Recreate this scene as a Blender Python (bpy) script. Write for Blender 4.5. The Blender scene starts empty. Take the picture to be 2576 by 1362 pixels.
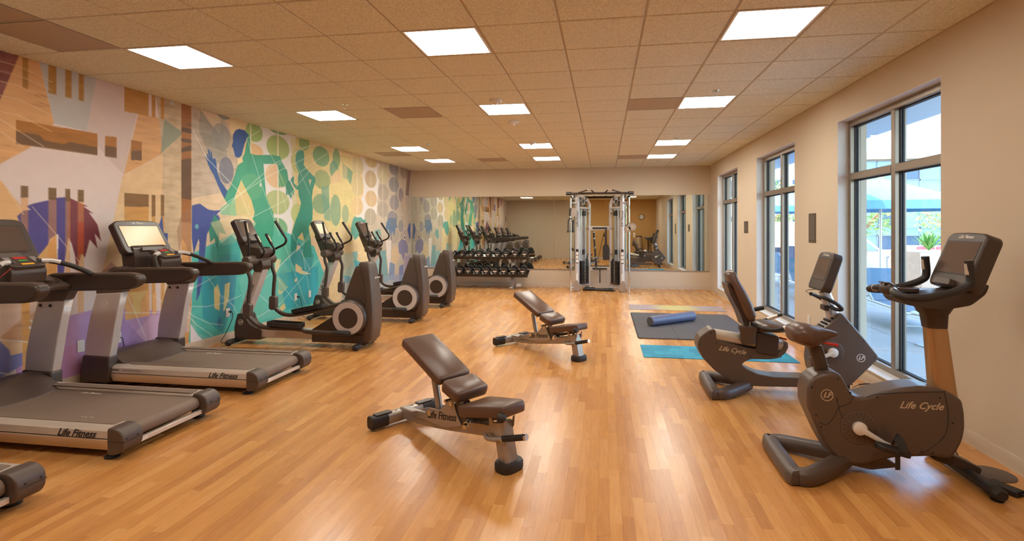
import bpy, bmesh, math, random
import numpy as np
from mathutils import Vector, Matrix

# ---------------------------------------------------------------- camera
scene = bpy.context.scene
COL = scene.collection
cam_data = bpy.data.cameras.new('camera')
cam_data.sensor_fit = 'HORIZONTAL'
cam_data.sensor_width = 36.0
cam_data.lens = 18.337
cam_data.shift_x = -0.00916
cam_data.shift_y = -0.04294
cam_data.clip_start = 0.05
cam_data.clip_end = 400.0
cam = bpy.data.objects.new('camera', cam_data)
cam.location = (0.0, 0.0, 1.54)
cam.rotation_euler = (math.pi / 2, 0.0, 0.1572)
COL.objects.link(cam)
scene.camera = cam

# ---------------------------------------------------------------- sky, sun, exposure
world = bpy.data.worlds.new('sky')
scene.world = world
world.use_nodes = True
wn = world.node_tree.nodes
wl = world.node_tree.links
sky = wn.new('ShaderNodeTexSky')
sky.sky_type = 'NISHITA'
sky.sun_disc = False
sky.sun_elevation = math.radians(58)
sky.sun_rotation = math.radians(250)
sky.air_density = 1.0
sky.dust_density = 1.6
wn['Background'].inputs[1].default_value = 1.05
wl.new(sky.outputs[0], wn['Background'].inputs[0])

sun_data = bpy.data.lights.new('sun', 'SUN')
sun_data.energy = 5.5
sun_data.angle = math.radians(0.6)
sun_data.color = (1.0, 0.95, 0.86)
sun = bpy.data.objects.new('sun', sun_data)
sun.rotation_euler = Vector((0.42, 0.16, -0.86)).to_track_quat('-Z', 'Y').to_euler()
sun.location = (-20, -8, 40)
COL.objects.link(sun)

LAMP = 20.0; LAMP_MID = 15.0; LAMP_DIM = 7.5                                  # radiance of the ceiling troffers
LAMP_COLOR = (1.0, 0.955, 0.84)
scene.view_settings.view_transform = 'Standard'
scene.view_settings.look = 'None'
scene.view_settings.exposure = 0.97
scene.view_settings.gamma = 1.0
scene.view_settings.use_curve_mapping = False
scene.cycles.max_bounces = 10
scene.cycles.diffuse_bounces = 5
scene.cycles.glossy_bounces = 5
scene.cycles.transparent_max_bounces = 12
scene.cycles.caustics_reflective = False
scene.cycles.caustics_refractive = False
scene.cycles.sample_clamp_indirect = 8.0

random.seed(7)
PI = math.pi

# ---------------------------------------------------------------- room dimensions
XL, XR, YB, YF = -5.05, 2.555, -0.45, 13.25
ZC = 3.028
T = 0.6096
GX, GY = -0.3237, 3.779                       # ceiling grid origin
WINDOWS = [(4.46, 6.255), (7.573, 9.365), (10.65, 12.44)]
WZ0, WZ1 = 0.145, 2.70

# ---------------------------------------------------------------- mesh helpers
def crv(pts, k=6, closed=False):
    """Catmull-Rom through 3-D points"""
    P = [Vector(p) for p in pts]
    n = len(P)
    out = []
    rng = range(n) if closed else range(n - 1)
    for i in rng:
        p1, p2 = P[i], P[(i + 1) % n]
        p0 = P[i - 1] if (closed or i > 0) else p1 * 2 - p2
        p3 = P[(i + 2) % n] if (closed or i + 2 < n) else p2 * 2 - p1
        for j in range(k):
            t = j / k
            out.append(0.5 * ((2 * p1) + (p2 - p0) * t + (2 * p0 - 5 * p1 + 4 * p2 - p3) * t * t + (3 * p1 - p0 - 3 * p2 + p3) * t ** 3))
    if not closed:
        out.append(P[-1])
    return out

class MB:
    def __init__(self, off=(0, 0, 0)):
        self.v = []; self.f = []; self.off = Vector(off)
    def add(self, vs, fs, M=None):
        b = len(self.v)
        for p in vs:
            p = Vector(p)
            if M is not None:
                p = M @ p
            self.v.append(tuple(p + self.off))
        self.f += [tuple(i + b for i in f) for f in fs]
        return self
    def box(self, x0, x1, y0, y1, z0, z1, M=None):
        vs = [(x, y, z) for x in (x0, x1) for y in (y0, y1) for z in (z0, z1)]
        return self.add(vs, [(0, 1, 3, 2), (4, 6, 7, 5), (0, 4, 5, 1), (2, 3, 7, 6), (0, 2, 6, 4), (1, 5, 7, 3)], M)
    def prism(self, prof, w0, w1, axis='y', M=None):
        def pt(a, b, w):
            return {'y': (a, w, b), 'x': (w, a, b), 'z': (a, b, w)}[axis]
        n = len(prof)
        vs = [pt(a, b, w0) for a, b in prof] + [pt(a, b, w1) for a, b in prof]
        fs = [tuple(range(n))[::-1], tuple(range(n, 2 * n))] + [(i, (i + 1) % n, n + (i + 1) % n, n + i) for i in range(n)]
        return self.add(vs, fs, M)
    def tube(self, pts, r, n=10, closed=False, cap=True, sec=None, up=None):
        P = [Vector(p) for p in pts]
        m = len(P)
        rs = r if isinstance(r, (list, tuple)) else [r] * m
        tang = []
        for i in range(m):
            a = P[(i - 1) % m] if (closed or i > 0) else P[i]
            b = P[(i + 1) % m] if (closed or i < m - 1) else P[i]
            d = (b - a)
            tang.append(d.normalized() if d.length > 1e-9 else Vector((0, 0, 1)))
        t0 = tang[0]
        if up is None:
            up = Vector((0, 0, 1)) if abs(t0.z) < 0.9 else Vector((0, 1, 0))
        nrm = (Vector(up) - t0 * Vector(up).dot(t0)).normalized()
        if sec is None:
            sec = [(math.cos(2 * PI * k / n), math.sin(2 * PI * k / n)) for k in range(n)]
        n = len(sec)
        vs = []
        for i in range(m):
            t = tang[i]
            nrm = nrm - t * nrm.dot(t)
            nrm = nrm.normalized() if nrm.length > 1e-6 else t.orthogonal().normalized()
            bi = t.cross(nrm)
            for a, b in sec:
                vs.append(P[i] + (bi * a + nrm * b) * rs[i])
        fs = []
        for i in range(m if closed else m - 1):
            j = (i + 1) % m
            for k in range(n):
                l = (k + 1) % n
                fs.append((i * n + k, i * n + l, j * n + l, j * n + k))
        if cap and not closed:
            fs.append(tuple(range(n))[::-1]); fs.append(tuple(range((m - 1) * n, m * n)))
        return self.add(vs, fs)
    def cyl(self, c, r, h0, h1, axis='z', n=24, r2=None):
        return self.lathe([(r, h0), (r if r2 is None else r2, h1)], c, axis, n)
    def lathe(self, prof, c=(0, 0, 0), axis='z', n=24, closed=False):
        c = Vector(c); vs = []; m = len(prof)
        for r, h in prof:
            for k in range(n):
                a = 2 * PI * k / n
                p, q = r * math.cos(a), r * math.sin(a)
                vs.append(c + Vector({'z': (p, q, h), 'y': (p, h, -q), 'x': (h, p, q)}[axis]))
        fs = []
        for i in range(m if closed else m - 1):
            j = (i + 1) % m
            for k in range(n):
                l = (k + 1) % n
                fs.append((i * n + k, i * n + l, j * n + l, j * n + k))
        if not closed:
            if prof[0][0] > 1e-6: fs.append(tuple(range(n))[::-1])
            if prof[-1][0] > 1e-6: fs.append(tuple(range((m - 1) * n, m * n)))
        return self.add(vs, fs)
    def loft(self, rings, cap=True):
        n = len(rings[0]); m = len(rings)
        vs = [p for r in rings for p in r]
        fs = [(i * n + k, i * n + (k + 1) % n, (i + 1) * n + (k + 1) % n, (i + 1) * n + k) for i in range(m - 1) for k in range(n)]
        if cap:
            fs.append(tuple(range(n))[::-1]); fs.append(tuple(range((m - 1) * n, m * n)))
        return self.add(vs, fs)
    def ball(self, c, rx, ry, rz, n=14):
        prof = [(math.sin(PI * i / n), -math.cos(PI * i / n)) for i in range(n + 1)]
        M = Matrix.Translation(Vector(c)) @ Matrix.Diagonal((rx, ry, rz, 1))
        t = MB(); t.lathe(prof, n=n * 2)
        return self.add(t.v, t.f, M)
    def mesh(self, name):
        me = bpy.data.meshes.new(name)
        me.from_pydata(self.v, [], self.f)
        bm = bmesh.new(); bm.from_mesh(me)
        bmesh.ops.remove_doubles(bm, verts=bm.verts, dist=1e-6)
        bmesh.ops.recalc_face_normals(bm, faces=bm.faces)
        bm.to_mesh(me); bm.free()
        return me
    def build(self, name, mat, parent=None, bevel=0, seg=2, smooth=38):
        me = self.mesh(name)
        me.materials.append(mat)
        if smooth:
            me.shade_smooth()
            me.set_sharp_from_angle(angle=math.radians(smooth))
        return obj(name, me, parent, bevel, seg)

def obj(name, me, parent=None, bevel=0, seg=2):
    o = bpy.data.objects.new(name, me)
    COL.objects.link(o)
    if parent is not None:
        o.parent = parent
    if bevel:
        b = o.modifiers.new('bevel', 'BEVEL')
        b.width = bevel; b.segments = seg; b.limit_method = 'ANGLE'; b.angle_limit = math.radians(32)
        b.use_clamp_overlap = True
    return o

def thing(name, label, cat, loc=(0, 0, 0), rz=0, group=None):
    o = bpy.data.objects.new(name, None)
    o.empty_display_size = 0.1
    o.location = loc; o.rotation_euler = (0, 0, rz)
    COL.objects.link(o)
    return tag(o, label, cat, group)

def tag(o, label, cat, group=None):
    o['label'] = label; o['category'] = cat
    if group: o['group'] = group
    return o

def struct(o, label=None):
    o['kind'] = 'structure'
    if label: o['label'] = label
    return o

def copy_tree(o, parent=None):
    c = o.copy(); COL.objects.link(c); c.parent = parent
    for ch in list(o.children):
        copy_tree(ch, c)
    return c

def ring(c, ex, ey, n=16, p=2.0):
    """super-ellipse ring around c spanned by vectors ex, ey"""
    c, ex, ey = Vector(c), Vector(ex), Vector(ey)
    out = []
    for k in range(n):
        a = 2 * PI * k / n
        ca, sa = math.cos(a), math.sin(a)
        out.append(c + ex * math.copysign(abs(ca) ** (2 / p), ca) + ey * math.copysign(abs(sa) ** (2 / p), sa))
    return out

def roundpoly(pts, r=0.02, k=4):
    """2-D polygon with rounded corners"""
    out = []; n = len(pts)
    for i in range(n):
        p = Vector(pts[i]); a = Vector(pts[i - 1]); b = Vector(pts[(i + 1) % n])
        da, db = a - p, b - p
        ra = min(r, da.length * .45, db.length * .45)
        A, B = p + da.normalized() * ra, p + db.normalized() * ra
        for j in range(k + 1):
            t = j / k
            out.append(tuple(A * (1 - t) ** 2 + p * 2 * t * (1 - t) + B * t * t))
    return out

# ---------------------------------------------------------------- lettering
_txt = {}
def text_mesh(s, size, mat, shear=0.0, ext=0.0008, bold=0.0):
    key = (s, size, shear, bold, mat.name)
    if key in _txt: return _txt[key]
    cu = bpy.data.curves.new('lettering', 'FONT')
    cu.body = s; cu.size = size; cu.shear = shear; cu.extrude = ext; cu.offset = bold
    cu.align_x = 'CENTER'; cu.align_y = 'CENTER'; cu.resolution_u = 2
    t = bpy.data.objects.new('lettering', cu); COL.objects.link(t)
    bpy.context.view_layer.update()
    me = bpy.data.meshes.new_from_object(t.evaluated_get(bpy.context.evaluated_depsgraph_get()))
    bpy.data.objects.remove(t); bpy.data.curves.remove(cu)
    me.materials.clear(); me.materials.append(mat)
    _txt[key] = me
    return me
def lettering(s, size, mat, parent, loc, ex, ey, shear=0.0, bold=0.0, name='lettering'):
    """flat words at loc, reading along ex with ey up"""
    ex = Vector(ex).normalized(); ey = Vector(ey).normalized(); ez = ex.cross(ey)
    o = obj(name, text_mesh(s, size, mat, shear, bold=bold), parent)
    M = Matrix((ex, ey, ez)).transposed().to_4x4(); M.translation = Vector(loc)
    o.matrix_local = M
    return o
def emblem(mat, parent, loc, ex, ey, r=0.035):
    """round badge of two slanted letters inside a ring"""
    o = obj('emblem', text_mesh('LF', r * 1.25, mat, 0.35, bold=r * .03), parent)
    ex = Vector(ex).normalized(); ey = Vector(ey).normalized(); ez = ex.cross(ey)
    M = Matrix((ex, ey, ez)).transposed().to_4x4(); M.translation = Vector(loc)
    o.matrix_local = M
    rg = MB(); rg.lathe([(r * .86, 0), (r, 0), (r, .001), (r * .86, .001)], n=28, closed=True)
    rg.build('emblem_ring', mat, o)
    return o

# ---------------------------------------------------------------- materials
def lin(c):
    return tuple((x / 255 / 12.92) if x / 255 <= 0.04045 else ((x / 255 + 0.055) / 1.055) ** 2.4 for x in c)

def mat(name, rgb, rough=0.5, metal=0.0, spec=0.5, var=0.06, vscale=6.0, bump=0.0, bscale=60.0, coat=0.0, emit=None, estr=0.0):
    """principled surface whose tone wanders slightly with a noise pattern"""
    m = bpy.data.materials.new(name); m.use_nodes = True
    nt = m.node_tree; N = nt.nodes; Lk = nt.links
    b = N['Principled BSDF']
    c = lin(rgb)
    tc = N.new('ShaderNodeTexCoord')
    nz = N.new('ShaderNodeTexNoise'); nz.inputs['Scale'].default_value = vscale; nz.inputs['Detail'].default_value = 4
    Lk.new(tc.outputs['Object'], nz.inputs['Vector'])
    mx = N.new('ShaderNodeMix'); mx.data_type = 'RGBA'
    mx.inputs[6].default_value = (*[x * (1 - var) for x in c], 1)
    mx.inputs[7].default_value = (*[min(1, x * (1 + var)) for x in c], 1)
    Lk.new(nz.outputs[0], mx.inputs[0]); Lk.new(mx.outputs[2], b.inputs['Base Color'])
    b.inputs['Roughness'].default_value = rough
    b.inputs['Metallic'].default_value = metal
    b.inputs['Specular IOR Level'].default_value = spec
    if coat:
        b.inputs['Coat Weight'].default_value = coat; b.inputs['Coat Roughness'].default_value = 0.08
    if bump:
        n2 = N.new('ShaderNodeTexNoise'); n2.inputs['Scale'].default_value = bscale; n2.inputs['Detail'].default_value = 3
        Lk.new(tc.outputs['Object'], n2.inputs['Vector'])
        bp = N.new('ShaderNodeBump'); bp.inputs['Strength'].default_value = bump; bp.inputs['Distance'].default_value = 0.002
        Lk.new(n2.outputs[0], bp.inputs['Height']); Lk.new(bp.outputs[0], b.inputs['Normal'])
    if emit:
        b.inputs['Emission Color'].default_value = (*lin(emit), 1); b.inputs['Emission Strength'].default_value = estr
    return m

M_PLASTIC = mat('charcoal_plastic', (84, 69, 61), 0.42, bump=0.12, bscale=400)
M_PLASTIC2 = mat('brown_black_plastic', (66, 52, 45), 0.38)
M_SHROUD = mat('bike_shroud_plastic', (92, 76, 67), 0.36, bump=0.1, bscale=500)
M_BLACK = mat('black_rubber', (40, 34, 32), 0.55)
M_DKMETAL = mat('black_metal', (44, 37, 34), 0.3, metal=0.3)
M_SILVER = mat('silver_paint', (204, 196, 194), 0.3, metal=0.2, spec=0.5)
M_RAIL = mat('champagne_aluminium', (214, 200, 186), 0.3, metal=0.4)
M_MAST = mat('floor_tinted_mast_metal', (186, 148, 106), 0.3, metal=0.6)  # tan reflection of the warm floor put into the base colour
M_CHROME = mat('chrome', (220, 218, 214), 0.1, metal=1.0)
M_GREYMETAL = mat('satin_grey_metal', (166, 156, 148), 0.3, metal=0.5)
M_VINYL = mat('brown_black_vinyl', (94, 68, 55), 0.34, bump=0.25, bscale=220)
M_BELT = mat('tread_belt', (122, 102, 88), 0.62, bump=0.3, bscale=160)
M_SCREEN = mat('dark_screen', (92, 76, 68), 0.12, coat=0.4)
M_SCREEN_WARM = mat('warm_emissive_screen', (70, 48, 30), 0.3, emit=(255, 190, 112), estr=0.34, var=0.3, vscale=3.0)  # warm orange brightness put into the screen as emission
M_WHITEPRINT = mat('white_print', (225, 220, 212), 0.5)
M_GOLDPRINT = mat('pale_gold_print', (206, 186, 158), 0.4, metal=0.3)
M_DARKPRINT = mat('dark_print', (40, 34, 34), 0.5)
M_RED = mat('red_plastic', (190, 40, 36), 0.4)
M_GREEN = mat('green_key', (60, 160, 70), 0.45)
M_YELLOW = mat('amber_key', (240, 176, 50), 0.4)
M_GREYKEY = mat('grey_keys', (140, 132, 130), 0.5)
M_WALL = mat('beige_wall_paint', (204, 187, 165), 0.75, var=0.02, vscale=1.2, bump=0.1, bscale=300)
M_WALLWHITE = mat('white_reveal_paint', (224, 218, 212), 0.6, var=0.02, bump=0.1, bscale=300)
M_OCHRE = mat('ochre_wall_tone', (206, 164, 104), 0.75, var=0.02, vscale=1.2, bump=0.1, bscale=300)  # yellower base colour for the right part of the back wall
M_BASE = mat('vinyl_baseboard', (192, 172, 150), 0.5, var=0.02)
M_FRAME = mat('bronze_window_frame', (146, 132, 118), 0.35, metal=0.5)
M_GASKET = mat('window_gasket', (44, 40, 40), 0.6)
M_WHITEPLASTIC = mat('white_plastic', (226, 222, 216), 0.4)
M_GRID = mat('ceiling_grid_metal', (180, 166, 146), 0.45, var=0.02)
M_LAMPWHITE = mat('lamp_housing_white', (232, 228, 222), 0.45)

# mural artwork: P polygon, E ellipse, L line; colour, opacity, texture or width, points in metres along and up the wall
MURAL = [('P',(222,206,202),1,0,[(3.15,3.3),(5.73,4.05),(5.73,-1.06),(3.15,-0.63)]),
('P',(214,190,160),1,1,[(5.33,3.34),(7.49,3.73),(7.49,-0.52),(5.33,-0.21)]),
('P',(226,204,160),1,1,[(6.43,3.56),(13.98,3.88),(13.98,-0.57),(6.43,0.29)]),
('P',(196,184,166),1,1,[(10.62,3.87),(13.98,3.99),(13.98,-0.57),(10.62,-0.09)]),
('P',(216,166,112),1,3,[(3.82,3.07),(3.97,3.07),(4.11,2.5),(3.9,2.24),(3.67,2.07),(3.39,1.89),(3.39,2.55)]),
('P',(140,84,76),1,2,[(3.34,3.13),(3.83,3.08),(3.67,2.61),(3.34,2.01)]),
('P',(188,186,184),1,0,[(3.97,3.07),(4.53,3.07),(4.42,2.48),(4.11,2.5)]),
('P',(208,190,184),1,0,[(4.53,3.07),(4.98,3.02),(4.98,2.77),(4.82,2.09),(4.41,2.46)]),
('P',(214,166,112),1,3,[(4.82,2.09),(5,2.79),(5.35,2.79),(5.31,2.38)]),
('P',(224,192,150),1,1,[(4.81,2.08),(5.32,2.38),(5.29,0.95),(4.57,1.02)]),
('P',(198,176,144),1,2,[(5.22,3.08),(5.75,3.08),(5.75,1.2),(5.29,1.22),(5.32,2.38)]),
('P',(140,152,134),0.9,0,[(5.34,2.79),(5.62,2.68),(5.29,2.38)]),
('P',(226,180,126),1,1,[(3.39,1.89),(3.67,1.94),(3.83,1.72),(3.85,1.3),(4.02,0.96),(3.39,0.81)]),
('P',(222,190,168),1,1,[(3.67,1.1),(3.88,1.22),(4.02,1.11),(4.02,0.6),(3.67,0.6)]),
('P',(170,126,62),1,4,[(3.84,3.04),(3.89,3.04),(3.89,2.76),(3.84,2.76)]),
('P',(170,126,62),1,4,[(4.06,3.04),(4.13,3.04),(4.13,2.77),(4.06,2.77)]),
('P',(170,126,62),1,4,[(4.21,3.04),(4.27,3.04),(4.27,2.77),(4.21,2.77)]),
('P',(170,126,62),1,4,[(4.34,3.04),(4.39,3.04),(4.39,2.77),(4.34,2.77)]),
('P',(186,136,70),1,4,[(4.83,3.06),(5.13,3.07),(5.13,2.78),(4.83,2.77)]),
('P',(186,136,70),1,4,[(5.17,3.06),(5.22,3.06),(5.22,2.78),(5.17,2.78)]),
('P',(186,136,70),1,4,[(5.29,3.05),(5.34,3.05),(5.34,2.79),(5.29,2.78)]),
('P',(168,112,46),1,4,[(3.79,2.47),(4.53,2.48),(4.53,2.26),(3.79,2.26)]),
('P',(116,86,58),0.95,0,[(3.79,2.37),(3.98,2.37),(4.02,2.33),(4.2,2.32),(4.25,2.35),(4.53,2.34),(4.53,2.26),(3.79,2.26)]),
('P',(168,112,46),1,4,[(4.61,2.47),(4.74,2.48),(4.74,2.26),(4.61,2.26)]),
('P',(116,86,58),1,0,[(4.61,2.37),(4.74,2.37),(4.74,2.26),(4.61,2.26)]),
('P',(168,112,46),1,4,[(4.91,2.48),(5.04,2.48),(5.04,2.27),(4.91,2.26)]),
('P',(116,86,58),1,0,[(4.91,2.36),(5.04,2.38),(5.04,2.27),(4.91,2.26)]),
('P',(86,74,140),1,0,[(3.8,1.63),(3.85,1.68),(3.91,1.69),(3.87,1.72),(3.94,1.75),(4.05,1.78),(4.14,1.81),(4.21,1.82),(4.24,1.82),(4.24,1.43),(4.21,1.24),(4.18,0.83),(4.13,0.84),(4.15,1.47),(4.12,1.46),(4.07,1.42),(4.04,1.32),(4.01,1.21),(3.96,1.29),(3.88,1.36),(3.81,1.42),(3.84,1.52)]),
('P',(126,62,72),1,0,[(4.24,1.82),(4.31,1.79),(4.43,1.74),(4.38,1.74),(4.49,1.67),(4.44,1.68),(4.53,1.56),(4.57,1.39),(4.5,1.47),(4.53,1.32),(4.45,1.41),(4.4,1.23),(4.37,1.28),(4.32,1.11),(4.3,1.27),(4.27,1.38),(4.24,1.44)]),
('P',(222,170,106),1,1,[(3.97,1.27),(4.03,1.34),(4.12,1.46),(4.14,1.21),(4.12,0.84),(3.98,0.86)]),
('P',(150,110,110),0.6,1,[(4.55,1.06),(4.68,1.17),(4.91,0.98),(5.11,0.7),(4.59,0.61)]),
('P',(128,100,66),1,4,[(3.83,1.9),(3.89,1.9),(3.89,1.8),(3.83,1.79)]),
('P',(222,150,74),0.5,1,[(3.83,1.79),(3.89,1.8),(3.89,0.29),(3.83,0.28)]),
('P',(128,100,66),1,4,[(4.06,1.9),(4.13,1.9),(4.13,1.79),(4.06,1.79)]),
('P',(222,150,74),0.5,1,[(4.06,1.79),(4.13,1.79),(4.13,0.22),(4.06,0.23)]),
('P',(128,100,66),1,4,[(4.21,1.9),(4.26,1.9),(4.26,1.78),(4.21,1.78)]),
('P',(222,150,74),0.5,1,[(4.21,1.78),(4.26,1.78),(4.26,0.19),(4.21,0.18)]),
('P',(128,100,66),1,4,[(4.33,1.9),(4.39,1.9),(4.39,1.78),(4.33,1.78)]),
('P',(222,150,74),0.5,1,[(4.33,1.78),(4.39,1.78),(4.39,0.16),(4.33,0.15)]),
('P',(186,60,36),0.55,0,[(4.33,1.58),(4.39,1.58),(4.39,1.27),(4.33,1.27)]),
('P',(134,100,62),1,4,[(4.83,1.9),(5.13,1.9),(5.13,1.76),(4.83,1.75)]),
('P',(206,152,84),0.95,3,[(4.83,1.75),(5.13,1.76),(5.13,0.51),(4.83,0.54)]),
('P',(134,100,62),1,4,[(5.17,1.9),(5.22,1.9),(5.22,1.66),(5.17,1.65)]),
('P',(206,152,84),0.9,0,[(5.17,1.65),(5.22,1.66),(5.22,0.54),(5.17,0.53)]),
('P',(134,100,62),1,4,[(5.29,1.91),(5.34,1.91),(5.34,1.66),(5.29,1.66)]),
('P',(206,152,84),0.9,0,[(5.29,1.66),(5.34,1.66),(5.34,0.52),(5.29,0.51)]),
('P',(70,88,150),1,0,[(5.26,1.54),(5.31,1.68),(5.33,1.47),(5.39,1.46),(5.39,1.3),(5.26,1.31)]),
('P',(186,152,196),1,0,[(3.79,0.38),(4.16,0.68),(4.63,0.72),(5.67,0.47),(5.67,-0.36),(3.79,0.06)]),
('P',(204,172,204),1,0,[(4.91,0.34),(5.67,-0.09),(5.67,0.52),(5.16,0.53)]),
('P',(168,136,190),0.7,0,[(4.45,0.67),(4.77,0.62),(5.27,0.04),(4.45,0.12)]),
('P',(126,126,178),1,0,[(3.67,0.57),(3.74,0.48),(3.75,0.43),(3.85,0.43),(3.9,0.48),(3.98,0.49),(3.85,0.32),(3.67,0.26),(3.39,0.25),(3.39,0.72)]),
('P',(226,190,150),1,1,[(3.67,0.57),(3.74,0.48),(3.75,0.43),(3.84,0.43),(3.84,0.6),(3.67,0.62)]),
('P',(208,160,120),1,3,[(3.67,0.6),(3.85,0.74),(4.03,0.8),(4.03,0.49),(3.79,0.53)]),
('P',(190,140,184),0.8,0,[(3.79,0.3),(4.03,0.41),(4.47,0.39),(4.47,-0.12),(3.79,0.06)]),
('P',(222,160,84),0.85,3,[(3.84,0.96),(3.9,0.96),(3.9,0.22),(3.84,0.21)]),
('P',(228,176,118),1,1,[(4.84,0.83),(5.14,0.83),(5.14,0.54),(4.84,0.54)]),
('P',(226,196,130),1,0,[(4.88,0.83),(5.11,0.82),(5.07,0.78),(5.03,0.72),(5.02,0.58),(4.94,0.58),(4.94,0.74),(4.91,0.79)]),
('P',(228,176,118),1,0,[(5.18,0.78),(5.23,0.78),(5.23,0.54),(5.18,0.54)]),
('P',(158,104,58),1,4,[(5.59,3.05),(5.74,3.05),(5.74,1.59),(5.59,1.59)]),
('P',(98,74,54),1,0,[(5.59,2.75),(5.74,2.75),(5.74,2.69),(5.59,2.69)]),
('P',(98,74,54),1,0,[(5.59,2.61),(5.74,2.62),(5.74,2.57),(5.59,2.57)]),
('P',(98,74,54),1,0,[(5.59,2.49),(5.74,2.55),(5.74,2.48),(5.59,2.44)]),
('P',(104,78,56),1,0,[(5.59,2.35),(5.74,2.39),(5.74,1.87),(5.59,1.88)]),
('P',(206,154,100),1,3,[(5.59,1.59),(5.74,1.59),(5.74,0.56),(5.59,0.55)]),
('P',(232,226,224),1,0,[(5.74,1.2),(5.81,1.19),(5.81,0.57),(5.75,0.58)]),
('P',(206,160,106),1,1,[(5.62,0.25),(5.75,0.24),(5.76,0.11),(5.6,0.1),(5.59,0.16)]),
('P',(178,164,150),0.8,2,[(5.75,3.06),(6.28,3.03),(6.59,2.6),(6.51,2.04),(5.75,1.89)]),
('P',(140,140,132),0.55,2,[(5.89,3.01),(6.28,2.82),(6.39,2.46),(6.13,2.33),(5.86,2.75)]),
('P',(222,200,170),0.8,0,[(5.89,3.03),(6.25,3.01),(6.23,2.77),(6.04,2.89)]),
('E',(142,142,140),0.7,0,[(6.25,2.74),(0.17,0.18)]),
('E',(112,116,134),0.85,0,[(6.35,2.3),(0.14,0.18)]),
('E',(146,150,146),0.9,0,[(6.3,3.03),(0.11,0.05)]),
('P',(226,224,222),1,0,[(6.92,3.11),(7.97,3.03),(7.89,2.52),(8,1.87),(7.7,1.09),(7.1,1.13),(7.06,1.96),(6.85,2.35)]),
('E',(152,180,112),0.95,0,[(6.92,2.92),(0.19,0.14)]),
('E',(160,182,112),0.95,0,[(7.49,2.78),(0.29,0.19)]),
('E',(120,166,116),0.95,0,[(7.49,3.07),(0.25,0.08)]),
('E',(222,190,150),0.95,0,[(7.46,2.33),(0.29,0.19)]),
('E',(176,190,134),0.95,0,[(7.47,1.92),(0.31,0.19)]),
('E',(124,178,134),0.95,0,[(7.44,1.5),(0.29,0.18)]),
('E',(222,186,140),0.95,0,[(6.91,2.65),(0.21,0.1)]),
('P',(96,164,120),1,0,[(7.48,2.53),(7.72,2.45),(7.76,2.29),(7.67,2.18),(7.48,2.16)]),
('E',(212,196,134),0.8,0,[(8.13,2.66),(0.31,0.22)]),
('E',(190,192,120),0.7,0,[(8.16,3.01),(0.21,0.18)]),
('P',(206,196,132),0.55,1,[(7.82,3),(9.82,2.94),(10.25,2.29),(9.82,0.98),(7.91,0.95)]),
('E',(126,166,110),0.78,0,[(8.21,2.96),(0.16,0.12)]),
('E',(178,186,120),0.78,0,[(8,2.62),(0.18,0.19)]),
('E',(98,152,112),0.78,0,[(8.75,2.81),(0.28,0.18)]),
('E',(110,154,112),0.78,0,[(9.29,2.84),(0.14,0.19)]),
('E',(96,146,120),0.78,0,[(9.2,2.62),(0.16,0.17)]),
('E',(140,164,116),0.78,0,[(8.79,2.39),(0.28,0.18)]),
('E',(118,156,122),0.78,0,[(8.75,1.95),(0.29,0.18)]),
('E',(126,160,134),0.78,0,[(9.26,1.85),(0.2,0.3)]),
('E',(150,170,140),0.78,0,[(9.64,1.79),(0.14,0.18)]),
('E',(176,190,120),0.78,0,[(8,1.76),(0.18,0.16)]),
('P',(214,188,146),1,0,[(9.08,2.46),(9.31,2.64),(9.54,2.5),(9.44,2.41),(9.08,2.33)]),
('P',(120,156,128),0.9,0,[(9.73,2.73),(9.95,2.65),(9.86,2.37),(9.69,2.52)]),
('P',(168,172,138),0.8,0,[(9.52,2.79),(9.75,2.73),(9.69,2.47),(9.53,2.5)]),
('P',(112,158,140),0.7,0,[(8.75,2.26),(9.01,2.3),(9.04,1.95),(9.08,1.63),(8.86,1.67),(8.77,2.01)]),
('P',(226,222,220),1,0,[(10.3,3.03),(10.53,2.97),(11.23,2.97),(11.45,2.86),(11.18,2.51),(11.12,2.17),(11.07,1.81),(10.53,1.57),(10.03,1.79),(10.43,2.26),(10.39,2.6)]),
('E',(200,180,134),0.95,0,[(10.8,2.95),(0.29,0.11)]),
('E',(190,170,138),0.95,0,[(10.78,2.58),(0.29,0.19)]),
('E',(206,180,142),0.95,0,[(10.8,2.15),(0.29,0.18)]),
('E',(178,168,150),0.95,0,[(10.76,1.75),(0.29,0.19)]),
('E',(216,190,146),0.95,0,[(10.14,1.96),(0.26,0.19)]),
('E',(206,190,146),0.95,0,[(10.16,2.4),(0.27,0.22)]),
('E',(204,192,150),0.95,0,[(10.16,2.8),(0.26,0.2)]),
('E',(196,186,150),0.8,0,[(11.42,2.75),(0.32,0.21)]),
('E',(168,156,144),0.8,0,[(11.43,2.33),(0.3,0.19)]),
('E',(168,158,146),0.8,0,[(11.42,1.94),(0.29,0.19)]),
('E',(128,126,132),0.8,0,[(12.05,2.94),(0.28,0.15)]),
('E',(132,130,136),0.8,0,[(12.05,2.56),(0.3,0.18)]),
('E',(134,124,132),0.8,0,[(12.49,2.33),(0.16,0.18)]),
('E',(146,138,142),0.8,0,[(12.08,2.12),(0.28,0.19)]),
('E',(140,136,150),0.8,0,[(11.96,1.74),(0.3,0.18)]),
('E',(186,164,146),0.8,0,[(12.76,2.09),(0.29,0.22)]),
('E',(190,168,150),0.8,0,[(12.86,1.71),(0.28,0.2)]),
('E',(158,146,130),0.8,0,[(12.74,2.93),(0.31,0.16)]),
('E',(186,168,150),0.8,0,[(11.47,1.08),(0.24,0.18)]),
('E',(178,164,150),0.8,0,[(12.08,1.31),(0.29,0.18)]),
('E',(150,146,152),0.8,0,[(12.49,1.55),(0.17,0.15)]),
('E',(222,192,152),0.8,0,[(12.14,0.84),(0.25,0.22)]),
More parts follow.
